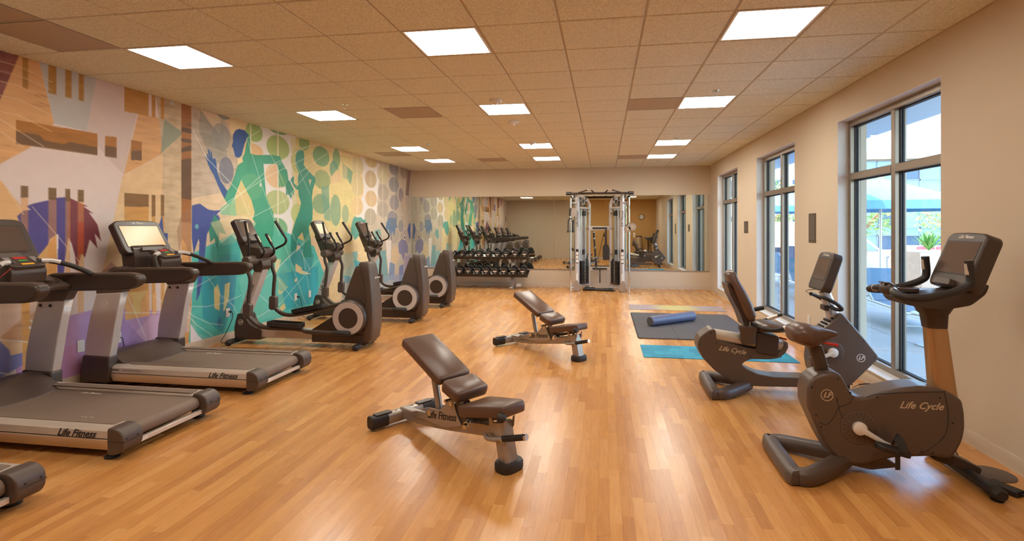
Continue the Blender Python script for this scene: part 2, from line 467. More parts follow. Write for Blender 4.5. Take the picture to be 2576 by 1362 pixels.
('E',(178,158,150),0.8,0,[(12.86,1.29),(0.41,0.18)]),
('P',(150,146,150),0.7,0,[(12.07,3.02),(12.33,3),(12.27,2.38),(12.36,2.04),(12.08,1.93),(12.14,2.37)]),
('P',(136,112,108),0.9,0,[(12.96,3),(13.18,3.02),(13.01,2.33),(12.79,2.36)]),
('L',(232,222,206),0.8,0.018,[(10.78,3.07),(10.78,1.55)]),
('L',(232,222,206),0.8,0.018,[(11.4,3.15),(11.4,1.55)]),
('L',(232,222,206),0.8,0.018,[(12.05,3.24),(12.05,1.55)]),
('L',(232,222,206),0.8,0.018,[(12.74,3.33),(12.74,1.55)]),
('L',(232,222,206),0.8,0.018,[(10.14,2.98),(10.14,1.54)]),
('L',(232,222,206),0.9,0.03,[(7.48,3.05),(7.48,1.11)]),
('L',(232,222,206),0.8,0.03,[(6.84,3.02),(6.84,2.63)]),
('P',(92,122,160),0.9,0,[(11.56,1.48),(11.61,1.64),(11.76,1.74),(11.9,1.75),(12.14,1.74),(12.27,1.5),(12.14,1.52),(12.08,1.3),(11.93,1.45),(11.79,1.31),(11.73,1.48),(11.61,1.38)]),
('E',(120,132,150),0.8,0,[(11.99,1.64),(0.24,0.11)]),
('L',(120,118,150),0.8,0.05,[(11.91,1.45),(11.84,0.74),(11.76,0.39)]),
('P',(88,160,150),0.9,0,[(9.95,1.69),(10.03,1.75),(10.12,1.73),(10.3,1.74),(10.41,1.69),(10.53,1.69),(10.57,1.48),(10.41,1.54),(10.25,1.36),(10.03,1.26),(9.95,1.36),(9.86,1.34),(9.88,1.54)]),
('P',(104,160,160),0.8,0,[(10.97,1.46),(11.23,1.48),(11.34,1.34),(11.07,1.17),(10.92,1.24)]),
('P',(130,124,160),0.9,0,[(12.33,1.13),(12.52,1.22),(12.79,1.19),(12.96,1.05),(12.96,0.82),(12.79,0.88),(12.66,0.66),(12.52,0.84),(12.36,0.88)]),
('P',(70,84,146),1,0,[(12.93,1.47),(13.07,1.65),(13.15,1.6),(13.15,1.21),(13.07,1.23),(13,1.34)]),
('P',(230,220,214),0.9,0,[(11.56,1.22),(11.9,1.21),(11.84,0.41),(11.73,0.42)]),
('P',(112,160,168),0.85,0,[(11.23,0.98),(11.56,0.99),(11.73,0.23),(11.23,0.26)]),
('P',(116,140,176),0.85,0,[(11.79,0.69),(12.08,0.63),(12.08,0.24),(11.73,0.28)]),
('P',(110,124,176),0.85,0,[(12.39,0.55),(12.66,0.58),(12.72,0.1),(12.33,0.12)]),
('P',(120,176,180),0.85,0,[(9.5,1),(10.16,1.03),(10.12,0.64),(9.5,0.52)]),
('P',(70,168,188),0.85,0,[(9.62,0.62),(9.95,0.86),(10.3,0.8),(9.9,0.4),(9.58,0.43)]),
('P',(134,180,186),0.85,0,[(10.82,0.8),(11.23,0.82),(11.23,0.28),(10.82,0.32)]),
('P',(168,150,176),0.85,0,[(12.72,0.78),(13.15,0.81),(13.15,0.03),(12.72,0.07)]),
('P',(176,150,170),0.85,0,[(12.02,0.39),(12.39,0.33),(12.39,0.11),(12.02,0.15)]),
('P',(150,170,190),0.6,0,[(9.5,0.54),(13.36,0.27),(13.36,-0.48),(9.5,-0.01)]),
('P',(214,180,150),0.7,0,[(8.26,1.34),(8.64,1.4),(9.05,0.73),(8.51,0.63)]),
('P',(222,200,166),0.6,0,[(8.91,1.32),(9.66,1.62),(10.16,0.47),(9.2,0.64)]),
('P',(84,184,174),1,1,[(5.75,1.2),(6.28,1.38),(6.92,1.6),(7.7,1.45),(8.51,1.19),(8.91,0.59),(8.64,0.19),(7.91,0.1),(6.59,0.1),(5.86,-0.01),(5.7,0.12),(5.75,0.56)]),
('P',(58,158,176),0.8,0,[(5.89,0.99),(6.28,1.12),(6.51,0.5),(6.28,0.1),(5.93,0.38)]),
('P',(70,140,170),0.7,0,[(6.22,1.17),(6.59,1.15),(6.47,0.28),(6.25,0.38)]),
('P',(110,190,176),0.8,0,[(6.59,0.82),(7.49,1.11),(8.14,0.53),(7.49,0.11),(6.75,0.18)]),
('P',(52,160,178),0.8,0,[(7.49,0.79),(8.64,0.83),(8.64,0.19),(7.7,0.2)]),
('P',(96,182,152),0.7,0,[(6.75,1.6),(7.49,1.54),(7.91,1.08),(7.1,0.77),(6.67,1.15)]),
('P',(60,150,160),0.8,0,[(7.86,1.35),(8.51,1.05),(8.38,0.64),(7.8,0.96)]),
('P',(126,196,180),0.8,0,[(5.75,0.46),(5.86,0.19),(6.28,-0.01),(6.13,-0.03),(5.93,0.01),(5.75,0.16)]),
('P',(226,220,226),1,0,[(5.73,0.34),(5.84,0.18),(6.03,-0),(5.84,-0.01),(5.73,0.02)]),
('P',(222,206,160),1,0,[(6.62,1.23),(6.75,1.24),(6.73,1.09),(6.62,1.08)]),
('P',(222,206,160),0.9,0,[(7.41,1.04),(7.56,1.02),(7.51,0.89),(7.4,0.76)]),
('P',(214,206,150),0.85,0,[(7.49,0.77),(7.74,0.56),(7.57,0.47),(7.49,0.48)]),
('E',(96,178,164),0.5,0,[(7.6,0.68),(0.15,0.17)]),
('P',(222,206,140),0.85,0,[(6.32,0.76),(6.42,0.78),(6.39,0.54),(6.32,0.41),(6.29,0.4)]),
('P',(222,206,150),1,0,[(7.47,0.23),(7.63,0.32),(7.69,0.23),(7.51,0.17)]),
('P',(224,204,140),1,0,[(6.12,0.72),(6.19,0.78),(6.23,0.66),(6.22,0.42),(6.13,0.47)]),
('P',(222,200,150),1,0,[(7.95,0.93),(8.14,0.84),(8.14,0.73),(7.95,0.8)]),
('P',(214,190,150),1,0,[(7.93,0.67),(8.01,0.68),(7.98,0.62),(7.92,0.63)]),
('P',(224,210,170),0.9,0,[(8.14,0.8),(8.42,0.71),(8.14,0.73)]),
('P',(224,200,170),1,0,[(7.98,1.24),(8.11,1.2),(7.97,1.11)]),
('P',(230,214,196),0.9,0,[(7.24,1.21),(7.32,1.12),(7.22,1.09),(7.09,1.22),(7.07,1.28)]),
('E',(64,130,170),1,0,[(6.22,0.27),(0.04,0.06)]),
('P',(74,88,152),1,0,[(5.75,1.8),(5.82,1.82),(5.88,1.83),(5.94,1.8),(6.02,1.76),(6.13,1.75),(6.26,1.76),(6.18,1.71),(6.23,1.65),(6.19,1.49),(6.1,1.59),(6,1.44),(5.91,1.19),(5.86,1.39),(5.78,1.2),(5.75,1.39)]),
('P',(74,88,152),0.95,0,[(5.88,1.44),(6,1.44),(5.94,0.98),(5.88,0.69),(5.82,0.59)]),
('P',(58,140,124),0.95,0,[(6.13,1.7),(6.25,1.59),(6.35,1.43),(6.22,1.46),(6.19,1.17),(6.13,1.39),(6.06,1.33),(6.03,1.49)]),
('P',(150,110,90),0.5,0,[(5.52,1.49),(5.59,1.69),(5.74,1.79),(5.74,0.9),(5.67,1.3),(5.6,1.4),(5.55,1.21)]),
('E',(104,170,180),1,0,[(5.83,1.54),(0.03,0.03)]),
('P',(222,206,168),0.6,1,[(6.06,1.59),(6.59,1.71),(7.01,1.66),(6.83,1.37),(6.28,1.28)]),
('P',(62,158,130),0.93,0,[(6.6,2.91),(6.71,2.91),(6.81,2.86),(6.83,2.76),(6.83,2.6),(6.95,2.59),(7.29,2.64),(7.53,2.65),(7.61,2.54),(7.72,2.43),(7.76,2.27),(7.88,2.18),(7.91,2.13),(7.9,2.05),(7.84,2.11),(7.87,2),(7.82,2.08),(7.81,1.98),(7.76,2.08),(7.7,2.04),(7.69,2.21),(7.72,2.27),(7.49,2.43),(7.46,2.52),(7.13,2.48),(7.16,2.22),(7.19,2.01),(7.26,1.89),(7.36,1.76),(7.39,1.62),(7.37,1.44),(7.26,1.12),(6.81,1.14),(6.83,1.45),(6.96,1.58),(6.88,1.65),(6.93,1.74),(6.86,1.92),(6.73,2.08),(6.64,2.2),(6.61,2.14),(6.51,1.95),(6.43,1.84),(6.37,1.85),(6.29,1.94),(6.36,2.02),(6.43,2.09),(6.5,2.23),(6.57,2.4),(6.68,2.46),(6.66,2.51),(6.71,2.58),(6.78,2.85)]),
('P',(62,92,148),1,0,[(6.6,2.91),(6.71,2.91),(6.79,2.86),(6.71,2.71),(6.65,2.54),(6.59,2.5),(6.52,2.51),(6.48,2.62),(6.45,2.65),(6.48,2.71),(6.47,2.8),(6.53,2.88)]),
('P',(62,92,148),1,0,[(6.37,2.02),(6.32,1.92),(6.27,1.97),(6.19,2.09),(6.12,2.21),(6.06,2.28),(6.01,2.36),(5.97,2.43),(5.98,2.44),(6.02,2.37),(5.99,2.48),(6.01,2.48),(6.04,2.4),(6.01,2.53),(6.04,2.54),(6.07,2.42),(6.06,2.52),(6.08,2.52),(6.1,2.42),(6.13,2.44),(6.15,2.43),(6.17,2.36),(6.18,2.27),(6.25,2.14)]),
('E',(120,184,140),0.45,0,[(6.86,2.12),(0.25,0.19)]),
('P',(92,190,150),0.55,0,[(6.23,1.78),(6.52,1.94),(6.86,1.75),(6.52,1.69),(6.25,1.7)]),
('P',(214,196,140),0.9,0,[(6.64,2.2),(6.73,2.08),(6.86,1.92),(6.93,1.74),(6.83,1.67),(6.54,1.71),(6.52,1.9)]),
('P',(60,160,156),0.6,0,[(6.17,1.27),(6.45,1.42),(6.81,1.14),(6.34,0.95),(6.17,0.96)]),
('P',(48,140,124),0.93,0,[(8,2.81),(8.09,2.84),(8.18,2.83),(8.21,2.74),(8.19,2.59),(8.26,2.54),(8.38,2.48),(8.54,2.41),(8.56,2.35),(8.47,2.18),(8.44,2.03),(8.47,1.87),(8.46,1.66),(8.34,1.52),(8.41,1.3),(8.44,1),(8.15,1.02),(8.21,1.3),(8.15,1.45),(8,1.34),(7.98,1.12),(7.82,1.14),(7.82,1.38),(7.94,1.62),(8.06,1.8),(8.11,1.94),(8.04,2.06),(8.03,2.15),(7.94,2.17),(7.82,2.29),(7.82,2.32),(7.84,2.33),(7.88,2.37),(7.91,2.35),(7.9,2.26),(7.95,2.23),(8.03,2.22),(8.02,2.36),(8.05,2.45),(7.99,2.52),(7.96,2.59),(7.94,2.61),(7.97,2.74)]),
('P',(222,200,160),0.9,0,[(8.34,2.36),(8.43,2.36),(8.38,2.25)]),
('P',(62,142,124),1,0,[(7.72,2.27),(7.79,2.29),(7.87,2.18),(7.93,2.13),(7.88,2.13),(7.9,2.05),(7.84,2.11),(7.85,1.98),(7.8,2.07),(7.81,2),(7.76,2.05),(7.69,2.06),(7.68,2.18)]),
('L',(230,236,226),0.65,0.01,[(5.77,2.74),(6,2.42),(6.61,2.02),(6.83,1.68)]),
('L',(230,236,226),0.65,0.01,[(6.17,1.69),(7.4,2.52),(8.38,2.95)]),
('L',(230,236,226),0.65,0.01,[(6.76,2.8),(7.17,2.01),(7.52,1.4)]),
('L',(230,236,226),0.65,0.01,[(6.25,1.81),(7.2,2.29),(8.38,2.77)]),
('L',(230,236,226),0.65,0.01,[(6.76,2.8),(7.07,2.98)]),
('L',(230,236,226),0.65,0.01,[(7.29,2.66),(7.43,2.5),(7.76,2.04)]),
('L',(230,236,226),0.65,0.01,[(6.86,1.67),(7.67,1.96),(8.38,2.52)]),
('L',(230,236,226),0.65,0.01,[(7.49,2.51),(8.09,2.86),(8.71,3.03)]),
('L',(230,236,226),0.65,0.01,[(7.49,0.91),(8.18,1.27),(9.01,1.87)]),
('L',(230,236,226),0.65,0.01,[(7.76,2.85),(8.38,2.1)]),
('L',(230,236,226),0.65,0.01,[(8.09,2.46),(8.97,2.9)]),
('L',(230,236,226),0.65,0.01,[(7.49,2.31),(7.82,1.48),(8.38,0.78)]),
('L',(230,236,226),0.65,0.01,[(6.28,0.61),(6.48,0.45),(6.56,0.33)]),
('L',(230,236,226),0.65,0.01,[(6.98,0.68),(7.4,0.85),(8.36,1.34)]),
('L',(230,236,226),0.65,0.01,[(6.28,0.51),(6.64,0.57)]),
('L',(230,236,226),0.65,0.01,[(6.95,0.19),(7.53,0.32),(8.67,0.96)]),
('L',(230,236,226),0.65,0.01,[(7.4,0.79),(8.02,0.21)]),
('L',(230,236,226),0.65,0.01,[(7.66,1.25),(8.26,0.19)]),
('L',(230,236,226),0.65,0.01,[(8.14,1.15),(8.36,0.43)]),
('L',(230,236,226),0.65,0.01,[(6.94,0.6),(7.51,0.18)]),
('L',(230,236,226),0.65,0.01,[(5.62,0.54),(5.8,0.41),(6.05,0.28),(6.28,0.22)]),
('L',(230,236,226),0.65,0.01,[(5.62,0.51),(5.85,0.29),(6.1,0.11)]),
('L',(230,236,226),0.65,0.01,[(5.76,0.55),(5.98,0.51),(6.28,0.51)]),
('L',(230,236,226),0.65,0.01,[(5.76,0.77),(6.17,0.89)]),
('L',(230,236,226),0.65,0.01,[(6.01,0.89),(6.28,0.57)]),
('L',(230,236,226),0.65,0.01,[(4.77,1.01),(4.94,0.64),(5.1,0.28)]),
('L',(230,236,226),0.65,0.01,[(4.77,0.63),(5.32,0.54)]),
('L',(230,236,226),0.65,0.01,[(5.22,0.74),(5.31,0.67)]),
('L',(232,200,160),0.6,0.008,[(3.67,2.94),(3.82,2.94),(4.09,2.88)]),
('L',(232,200,160),0.6,0.008,[(3.67,2.86),(3.82,2.86),(4.09,2.8)]),
('L',(232,200,160),0.6,0.008,[(3.67,2.77),(3.82,2.77),(4.09,2.7)]),
('L',(232,200,160),0.6,0.008,[(3.67,2.65),(3.82,2.65),(4.09,2.57)]),
('L',(232,200,160),0.6,0.008,[(3.67,2.52),(3.82,2.51),(4.09,2.42)]),
('L',(232,210,180),0.6,0.008,[(3.67,2.35),(3.85,2.24)]),
('L',(232,210,180),0.6,0.008,[(3.92,1.72),(4.16,1.43),(4.35,1.19)]),
('L',(232,210,180),0.6,0.008,[(3.67,2.45),(4.02,2.27)]),
('L',(232,210,180),0.6,0.008,[(3.73,1.85),(3.85,1.65)]),
('P',(230,224,216),1,0,[(3.9,0.71),(3.91,0.71),(4.02,0.58),(4.02,0.56),(4.01,0.57)]),
('L',(232,226,220),1,0.02,[(3.9,0.64),(3.96,0.61),(4.02,0.56)]),
('L',(232,226,224),0.8,0.01,[(3.67,0.58),(3.84,0.53),(4.04,0.46)]),
('L',(232,226,224),0.8,0.01,[(3.67,0.3),(3.83,0.23)]),
('E',(190,204,206),1,0,[(5.45,3),(0.02,0.02)]),
('E',(214,220,214),1,0,[(7.06,2.16),(0.02,0.03)])]
# ---------------------------------------------------------------- special materials
def wood_material():
    m = bpy.data.materials.new('oak_plank_vinyl'); m.use_nodes = True
    nt = m.node_tree; N = nt.nodes; Lk = nt.links; b = N['Principled BSDF']
    at = N.new('ShaderNodeAttribute'); at.attribute_name = 'tone'
    oi = N.new('ShaderNodeObjectInfo')
    sp = N.new('ShaderNodeSeparateColor'); Lk.new(oi.outputs['Color'], sp.inputs[0])
    tone = N.new('ShaderNodeMath'); tone.operation = 'ADD'
    Lk.new(at.outputs['Fac'], tone.inputs[0]); Lk.new(sp.outputs[0], tone.inputs[1])
    geo = N.new('ShaderNodeNewGeometry')
    cmb = N.new('ShaderNodeCombineXYZ')
    mul = N.new('ShaderNodeMath'); mul.operation = 'MULTIPLY'; mul.inputs[1].default_value = 37.0
    Lk.new(tone.outputs[0], mul.inputs[0]); Lk.new(mul.outputs[0], cmb.inputs[2])
    add = N.new('ShaderNodeVectorMath'); add.operation = 'ADD'
    Lk.new(geo.outputs['Position'], add.inputs[0]); Lk.new(cmb.outputs[0], add.inputs[1])
    def grain(sx, sy, det, dist):
        mp = N.new('ShaderNodeMapping'); mp.inputs['Scale'].default_value = (sx, sy, 1)
        Lk.new(add.outputs[0], mp.inputs[0])
        nz = N.new('ShaderNodeTexNoise'); nz.inputs['Scale'].default_value = 1; nz.inputs['Detail'].default_value = det
        nz.inputs['Distortion'].default_value = dist
        Lk.new(mp.outputs[0], nz.inputs['Vector'])
        return nz
    g1 = grain(34, 2.2, 4, 1.2); g2 = grain(170, 9, 3, 0.4); g3 = grain(1.3, 0.7, 2, 0)
    ramp = N.new('ShaderNodeValToRGB')
    cr = ramp.color_ramp
    cr.elements[0].position = 0.0; cr.elements[0].color = (*lin((168, 106, 54)), 1)
    cr.elements[1].position = 1.0; cr.elements[1].color = (*lin((226, 172, 106)), 1)
    e = cr.elements.new(0.5); e.color = (*lin((202, 142, 78)), 1)
    def mad(node, k, c):
        x = N.new('ShaderNodeMath'); x.operation = 'MULTIPLY_ADD'; x.inputs[1].default_value = k; x.inputs[2].default_value = c
        Lk.new(node.outputs[0], x.inputs[0]); return x
    s = N.new('ShaderNodeMath'); Lk.new(mad(tone, 0.52, 0.04).outputs[0], s.inputs[0]); Lk.new(mad(g1, 0.55, -0.28).outputs[0], s.inputs[1])
    s2 = N.new('ShaderNodeMath'); Lk.new(s.outputs[0], s2.inputs[0]); Lk.new(mad(g2, 0.34, -0.02).outputs[0], s2.inputs[1])
    Lk.new(s2.outputs[0], ramp.inputs[0]); Lk.new(ramp.outputs[0], b.inputs['Base Color'])
    b.inputs['Roughness'].default_value = 0.34
    rm = mad(g3, 0.14, 0.20); Lk.new(rm.outputs[0], b.inputs['Roughness'])
    b.inputs['Specular IOR Level'].default_value = 0.5
    bp = N.new('ShaderNodeBump'); bp.inputs['Strength'].default_value = 0.08; bp.inputs['Distance'].default_value = 0.001
    Lk.new(g2.outputs[0], bp.inputs['Height']); Lk.new(bp.outputs[0], b.inputs['Normal'])
    return m
M_WOOD = wood_material()

def tile_material():
    m = bpy.data.materials.new('fissured_ceiling_tile'); m.use_nodes = True
    nt = m.node_tree; N = nt.nodes; Lk = nt.links; b = N['Principled BSDF']
    geo = N.new('ShaderNodeNewGeometry')
    nz = N.new('ShaderNodeTexNoise'); nz.inputs['Scale'].default_value = 85; nz.inputs['Detail'].default_value = 3; nz.inputs['Roughness'].default_value = 0.7
    Lk.new(geo.outputs['Position'], nz.inputs['Vector'])
    rp = N.new('ShaderNodeValToRGB')
    rp.color_ramp.elements[0].position = 0.34; rp.color_ramp.elements[0].color = (*lin((206, 202, 184)), 1)
    rp.color_ramp.elements[1].position = 0.62; rp.color_ramp.elements[1].color = (*lin((240, 238, 222)), 1)
    Lk.new(nz.outputs[0], rp.inputs[0]); Lk.new(rp.outputs[0], b.inputs['Base Color'])
    b.inputs['Roughness'].default_value = 0.9; b.inputs['Specular IOR Level'].default_value = 0.1
    bp = N.new('ShaderNodeBump'); bp.inputs['Strength'].default_value = 0.7; bp.inputs['Distance'].default_value = 0.004
    Lk.new(nz.outputs[0], bp.inputs['Height']); Lk.new(bp.outputs[0], b.inputs['Normal'])
    return m
M_TILE = tile_material()

def perforated_material():
    m = bpy.data.materials.new('perforated_panel'); m.use_nodes = True
    nt = m.node_tree; N = nt.nodes; Lk = nt.links; b = N['Principled BSDF']
    geo = N.new('ShaderNodeNewGeometry')
    vo = N.new('ShaderNodeTexVoronoi'); vo.inputs['Scale'].default_value = 120; vo.inputs['Randomness'].default_value = 0
    Lk.new(geo.outputs['Position'], vo.inputs['Vector'])
    rp = N.new('ShaderNodeValToRGB')
    rp.color_ramp.elements[0].position = 0.3; rp.color_ramp.elements[0].color = (*lin((92, 76, 62)), 1)
    rp.color_ramp.elements[1].position = 0.42; rp.color_ramp.elements[1].color = (*lin((178, 156, 130)), 1)
    Lk.new(vo.outputs['Distance'], rp.inputs[0]); Lk.new(rp.outputs[0], b.inputs['Base Color'])
    b.inputs['Roughness'].default_value = 0.5
    return m
M_PERF = perforated_material()

def glass_material(name='window_glass', tint=(0.86, 0.93, 0.95)):
    m = bpy.data.materials.new(name); m.use_nodes = True
    nt = m.node_tree; N = nt.nodes; Lk = nt.links
    N.remove(N['Principled BSDF'])
    tr = N.new('ShaderNodeBsdfTransparent'); tr.inputs[0].default_value = (*tint, 1)
    gl = N.new('ShaderNodeBsdfGlossy'); gl.inputs['Roughness'].default_value = 0.01
    fr = N.new('ShaderNodeFresnel'); fr.inputs[0].default_value = 1.45
    mx = N.new('ShaderNodeMixShader')
    ge = N.new('ShaderNodeNewGeometry'); mu = N.new('ShaderNodeMath'); mu.operation = 'MULTIPLY_ADD'; mu.inputs[1].default_value = -1; mu.inputs[2].default_value = 1
    m2 = N.new('ShaderNodeMath'); m2.operation = 'MULTIPLY'           # reflect only where light enters the pane
    Lk.new(ge.outputs['Backfacing'], mu.inputs[0]); Lk.new(mu.outputs[0], m2.inputs[0]); Lk.new(fr.outputs[0], m2.inputs[1])
    Lk.new(m2.outputs[0], mx.inputs[0]); Lk.new(tr.outputs[0], mx.inputs[1]); Lk.new(gl.outputs[0], mx.inputs[2])
    Lk.new(mx.outputs[0], N['Material Output'].inputs[0])
    return m
M_GLASS = glass_material()
M_MIRROR = mat('mirror_silvering', (228, 234, 226), 0.01, metal=1.0, var=0.0)

def lamp_material(name, power):
    m = bpy.data.materials.new(name); m.use_nodes = True
    nt = m.node_tree; N = nt.nodes; Lk = nt.links
    N.remove(N['Principled BSDF'])
    em = N.new('ShaderNodeEmission'); em.inputs[0].default_value = (*LAMP_COLOR, 1); em.inputs[1].default_value = power
    Lk.new(em.outputs[0], N['Material Output'].inputs[0])
    return m
M_LAMP = lamp_material('lamp_diffuser', LAMP)
M_LAMP_DIM = lamp_material('dimmed_lamp_diffuser', LAMP_DIM)      # the first visible row is dimmed
M_LAMP_MID = lamp_material('half_dimmed_lamp_diffuser', LAMP_MID)

# ---------------------------------------------------------------- floor: base and planks
fl = MB(); fl.box(XL - .2, 2.85, YB - .2, YF + .2, -0.25, -0.004)
floor = struct(fl.build('floor', M_BASE, smooth=0))
SW = 0.0635
rngp = random.Random(3)
planks = []
nst = int((XR - XL) / SW) + 1
for i in range(nst):
    x0 = XL + i * SW; x1 = min(x0 + SW, XR)
    if x1 - x0 < .01: continue
    y = YB - rngp.uniform(0, .8)
    while y < YF:
        l = rngp.choice((.36, .48, .6, .6, .75, .9))
        a, b_ = max(y, YB), min(y + l, YF)
        if b_ - a > .02:
            planks.append((x0, x1, a, b_, rngp.betavariate(1.8, 1.8)))
        y += l
def seen_size(p):
    x, y = (p[0] + p[1]) / 2, (p[2] + p[3]) / 2
    d = -x * math.sin(.1572) + y * math.cos(.1572); r = x * math.cos(.1572) + y * math.sin(.1572)
    if d < .5: return 0
    u = 1311.6 + 1312 * r / d; v = 570.4 + 1312 * 1.54 / d
    if not (30 < u < 2540 and v < 1350): return 0
    return (p[1] - p[0]) * (p[3] - p[2]) * 1.54 / d ** 3
planks.sort(key=seen_size, reverse=True)
GAP = 0.0004
unit = MB(); unit.box(-.5, .5, -.5, .5, -1, 0)
unit_me = unit.mesh('plank'); unit_me.materials.append(M_WOOD)
for x0, x1, a, b_, tn in planks[:300]:
    o = obj('plank', unit_me, floor)
    o.location = ((x0 + x1) / 2, (a + b_) / 2, 0); o.scale = (x1 - x0 - GAP, b_ - a - GAP, .004)
    o.color = (tn, 0, 0, 1)
rest = MB(); tones = []
for x0, x1, a, b_, tn in planks[300:]:
    rest.box(x0 + GAP / 2, x1 - GAP / 2, a + GAP / 2, b_ - GAP / 2, -.004, 0); tones += [tn] * 6
me = bpy.data.meshes.new('planks'); me.from_pydata(rest.v, [], rest.f); me.materials.append(M_WOOD)
att = me.attributes.new('tone', 'FLOAT', 'FACE'); att.data.foreach_set('value', tones)
bm = bmesh.new(); bm.from_mesh(me); bmesh.ops.recalc_face_normals(bm, faces=bm.faces); bm.to_mesh(me); bm.free()
o = obj('planks', me, floor); o['kind'] = 'stuff'; o.color = (0, 0, 0, 1)

# ---------------------------------------------------------------- walls
w = MB(); w.box(XL - .2, XL - .002, YB - .2, YF + .2, -.004, ZC + .12)
wall_left = struct(w.build('wall_left', M_WALL, smooth=0), 'long wall covered by a printed mural of runners and palms')

def make_mural():
    ys = np.concatenate([np.arange(YB, 3.2, .022), np.arange(3.2, 8.2, .0085), np.arange(8.2, YF, .014), [YF]])
    zs = np.append(np.arange(0.0, ZC + .03, .0085), ZC + .03)
    ny, nz = len(ys), len(zs)
    rs = np.random.RandomState(5); tab = rs.rand(256, 256)
    def vn(a, b):
        ia, ib = np.floor(a).astype(int), np.floor(b).astype(int); fa, fb = a - ia, b - ib
        fa = fa * fa * (3 - 2 * fa); fb = fb * fb * (3 - 2 * fb)
        g = lambda i, j: tab[i % 256, j % 256]
        return (g(ia, ib) * (1 - fa) + g(ia + 1, ib) * fa) * (1 - fb) + (g(ia, ib + 1) * (1 - fa) + g(ia + 1, ib + 1) * fa) * fb
    Yg, Zg = np.meshgrid(ys, zs)
    streak = .6 * vn(Yg * 4, Zg * 26 + 2 * vn(Yg * 2, Zg * 3)) + .4 * vn(Yg * 11 + 40, Zg * 60)
    mott = .5 * vn(Yg * 5 + 9, Zg * 5) + .5 * vn(Yg * 16, Zg * 16 + 30)
    img = np.empty((nz, ny, 3)); img[:] = (222, 204, 190)
    img += (mott[..., None] - .5) * 10
    def blend(sl, cov, rgb, alpha, tex):
        c = np.empty(cov.shape + (3,)); c[:] = rgb
        st, mo = streak[sl][..., None], mott[sl][..., None]
        if tex == 0: c += (mo - .5) * 8
        elif tex == 1: c += (mo - .5) * 16 + (st - .5) * 14
        elif tex == 2: c += (mo - .5) * 30 + (st - .5) * 34
        elif tex == 3: c *= 1 + (st - .5) * .12; c[st[..., 0] < .2] *= (.93, .88, .82)
        elif tex == 4: c *= 1 + (st - .5) * .16; c[st[..., 0] < .17] = (118, 88, 56)
        a = (cov * alpha)[..., None]
        img[sl] = img[sl] * (1 - a) + c * a
    def window(y0, y1, z0, z1):
        i0, i1 = np.searchsorted(ys, y0 - .02), np.searchsorted(ys, y1 + .02)
        j0, j1 = np.searchsorted(zs, z0 - .02), np.searchsorted(zs, z1 + .02)
        return (slice(j0, j1), slice(i0, i1))
    def inside(pts, Y, Z):
        r = np.zeros(Y.shape, bool); n = len(pts)
        for i in range(n):
            (xa, ya), (xb, yb) = pts[i], pts[(i + 1) % n]
            if ya == yb: continue
            cross = ((ya > Z) != (yb > Z)) & (Y < (xb - xa) * (Z - ya) / (yb - ya) + xa)
            r ^= cross
        return r
    for kind, rgb, alpha, ex, pts in MURAL:
        A = np.array(pts)
        if kind == 'E':
            (cy, cz), (ry, rz) = pts
            sl = window(cy - ry, cy + ry, cz - rz, cz + rz)
            if Yg[sl].size == 0: continue
            q = np.sqrt(((Yg[sl] - cy) / ry) ** 2 + ((Zg[sl] - cz) / rz) ** 2)
            blend(sl, np.clip((1 - q) * min(ry, rz) / .008 + .5, 0, 1), rgb, alpha, 0)
        elif kind == 'P':
            sl = window(A[:, 0].min(), A[:, 0].max(), A[:, 1].min(), A[:, 1].max())
            if Yg[sl].size == 0: continue
            cov = sum(inside(pts, Yg[sl] + dy, Zg[sl] + dz).astype(float) for dy in (-.002, .002) for dz in (-.002, .002)) / 4
            blend(sl, cov, rgb, alpha, ex)
        else:
            for (ya, za), (yb, zb) in zip(pts[:-1], pts[1:]):
                sl = window(min(ya, yb), max(ya, yb), min(za, zb), max(za, zb))
                if Yg[sl].size == 0: continue
                L2 = (yb - ya) ** 2 + (zb - za) ** 2 + 1e-9
                t = np.clip(((Yg[sl] - ya) * (yb - ya) + (Zg[sl] - za) * (zb - za)) / L2, 0, 1)
                d = np.hypot(Yg[sl] - ya - t * (yb - ya), Zg[sl] - za - t * (zb - za))
                blend(sl, np.clip((ex / 2 - d) / .005 + .5, 0, 1), rgb, alpha, 0)
    # the stretch beside the camera carries on with the same bars, circles and planes
    r2 = random.Random(4)
    for k in range(26):
        y = r2.uniform(YB, 3.0); z = r2.uniform(.2, 2.9); wd = r2.uniform(.08, .4); hh = r2.uniform(.1, .9)
        sl = window(y, y + wd, z, z + hh)
        if Yg[sl].size == 0: continue
        blend(sl, np.ones(Yg[sl].shape), r2.choice([(186, 136, 70), (216, 166, 112), (150, 118, 178), (126, 62, 72), (222, 206, 202), (134, 100, 62)]), .8, r2.choice((1, 3, 4)))
    img = np.clip(img, 0, 255) / 255 * MURAL_GAIN
    linc = np.where(img <= .04045, img / 12.92, ((img + .055) / 1.055) ** 2.4)
    me = bpy.data.meshes.new('mural')
    co = np.empty((nz, ny, 3)); co[..., 0] = XL; co[..., 1] = Yg; co[..., 2] = Zg
    me.vertices.add(nz * ny); me.vertices.foreach_set('co', co.ravel())
    idx = np.arange(nz * ny).reshape(nz, ny)
    q = np.stack([idx[:-1, :-1], idx[:-1, 1:], idx[1:, 1:], idx[1:, :-1]], -1).reshape(-1, 4)[:, ::-1]
    me.loops.add(q.size); me.loops.foreach_set('vertex_index', np.ascontiguousarray(q).ravel().astype(np.int32))
    me.polygons.add(len(q)); me.polygons.foreach_set('loop_start', np.arange(0, q.size, 4, dtype=np.int32))
    me.update(calc_edges=True)
    ca = me.attributes.new('print', 'FLOAT_COLOR', 'POINT')
    ca.data.foreach_set('color', np.concatenate([linc.reshape(-1, 3), np.ones((nz * ny, 1))], 1).ravel().astype(np.float32))
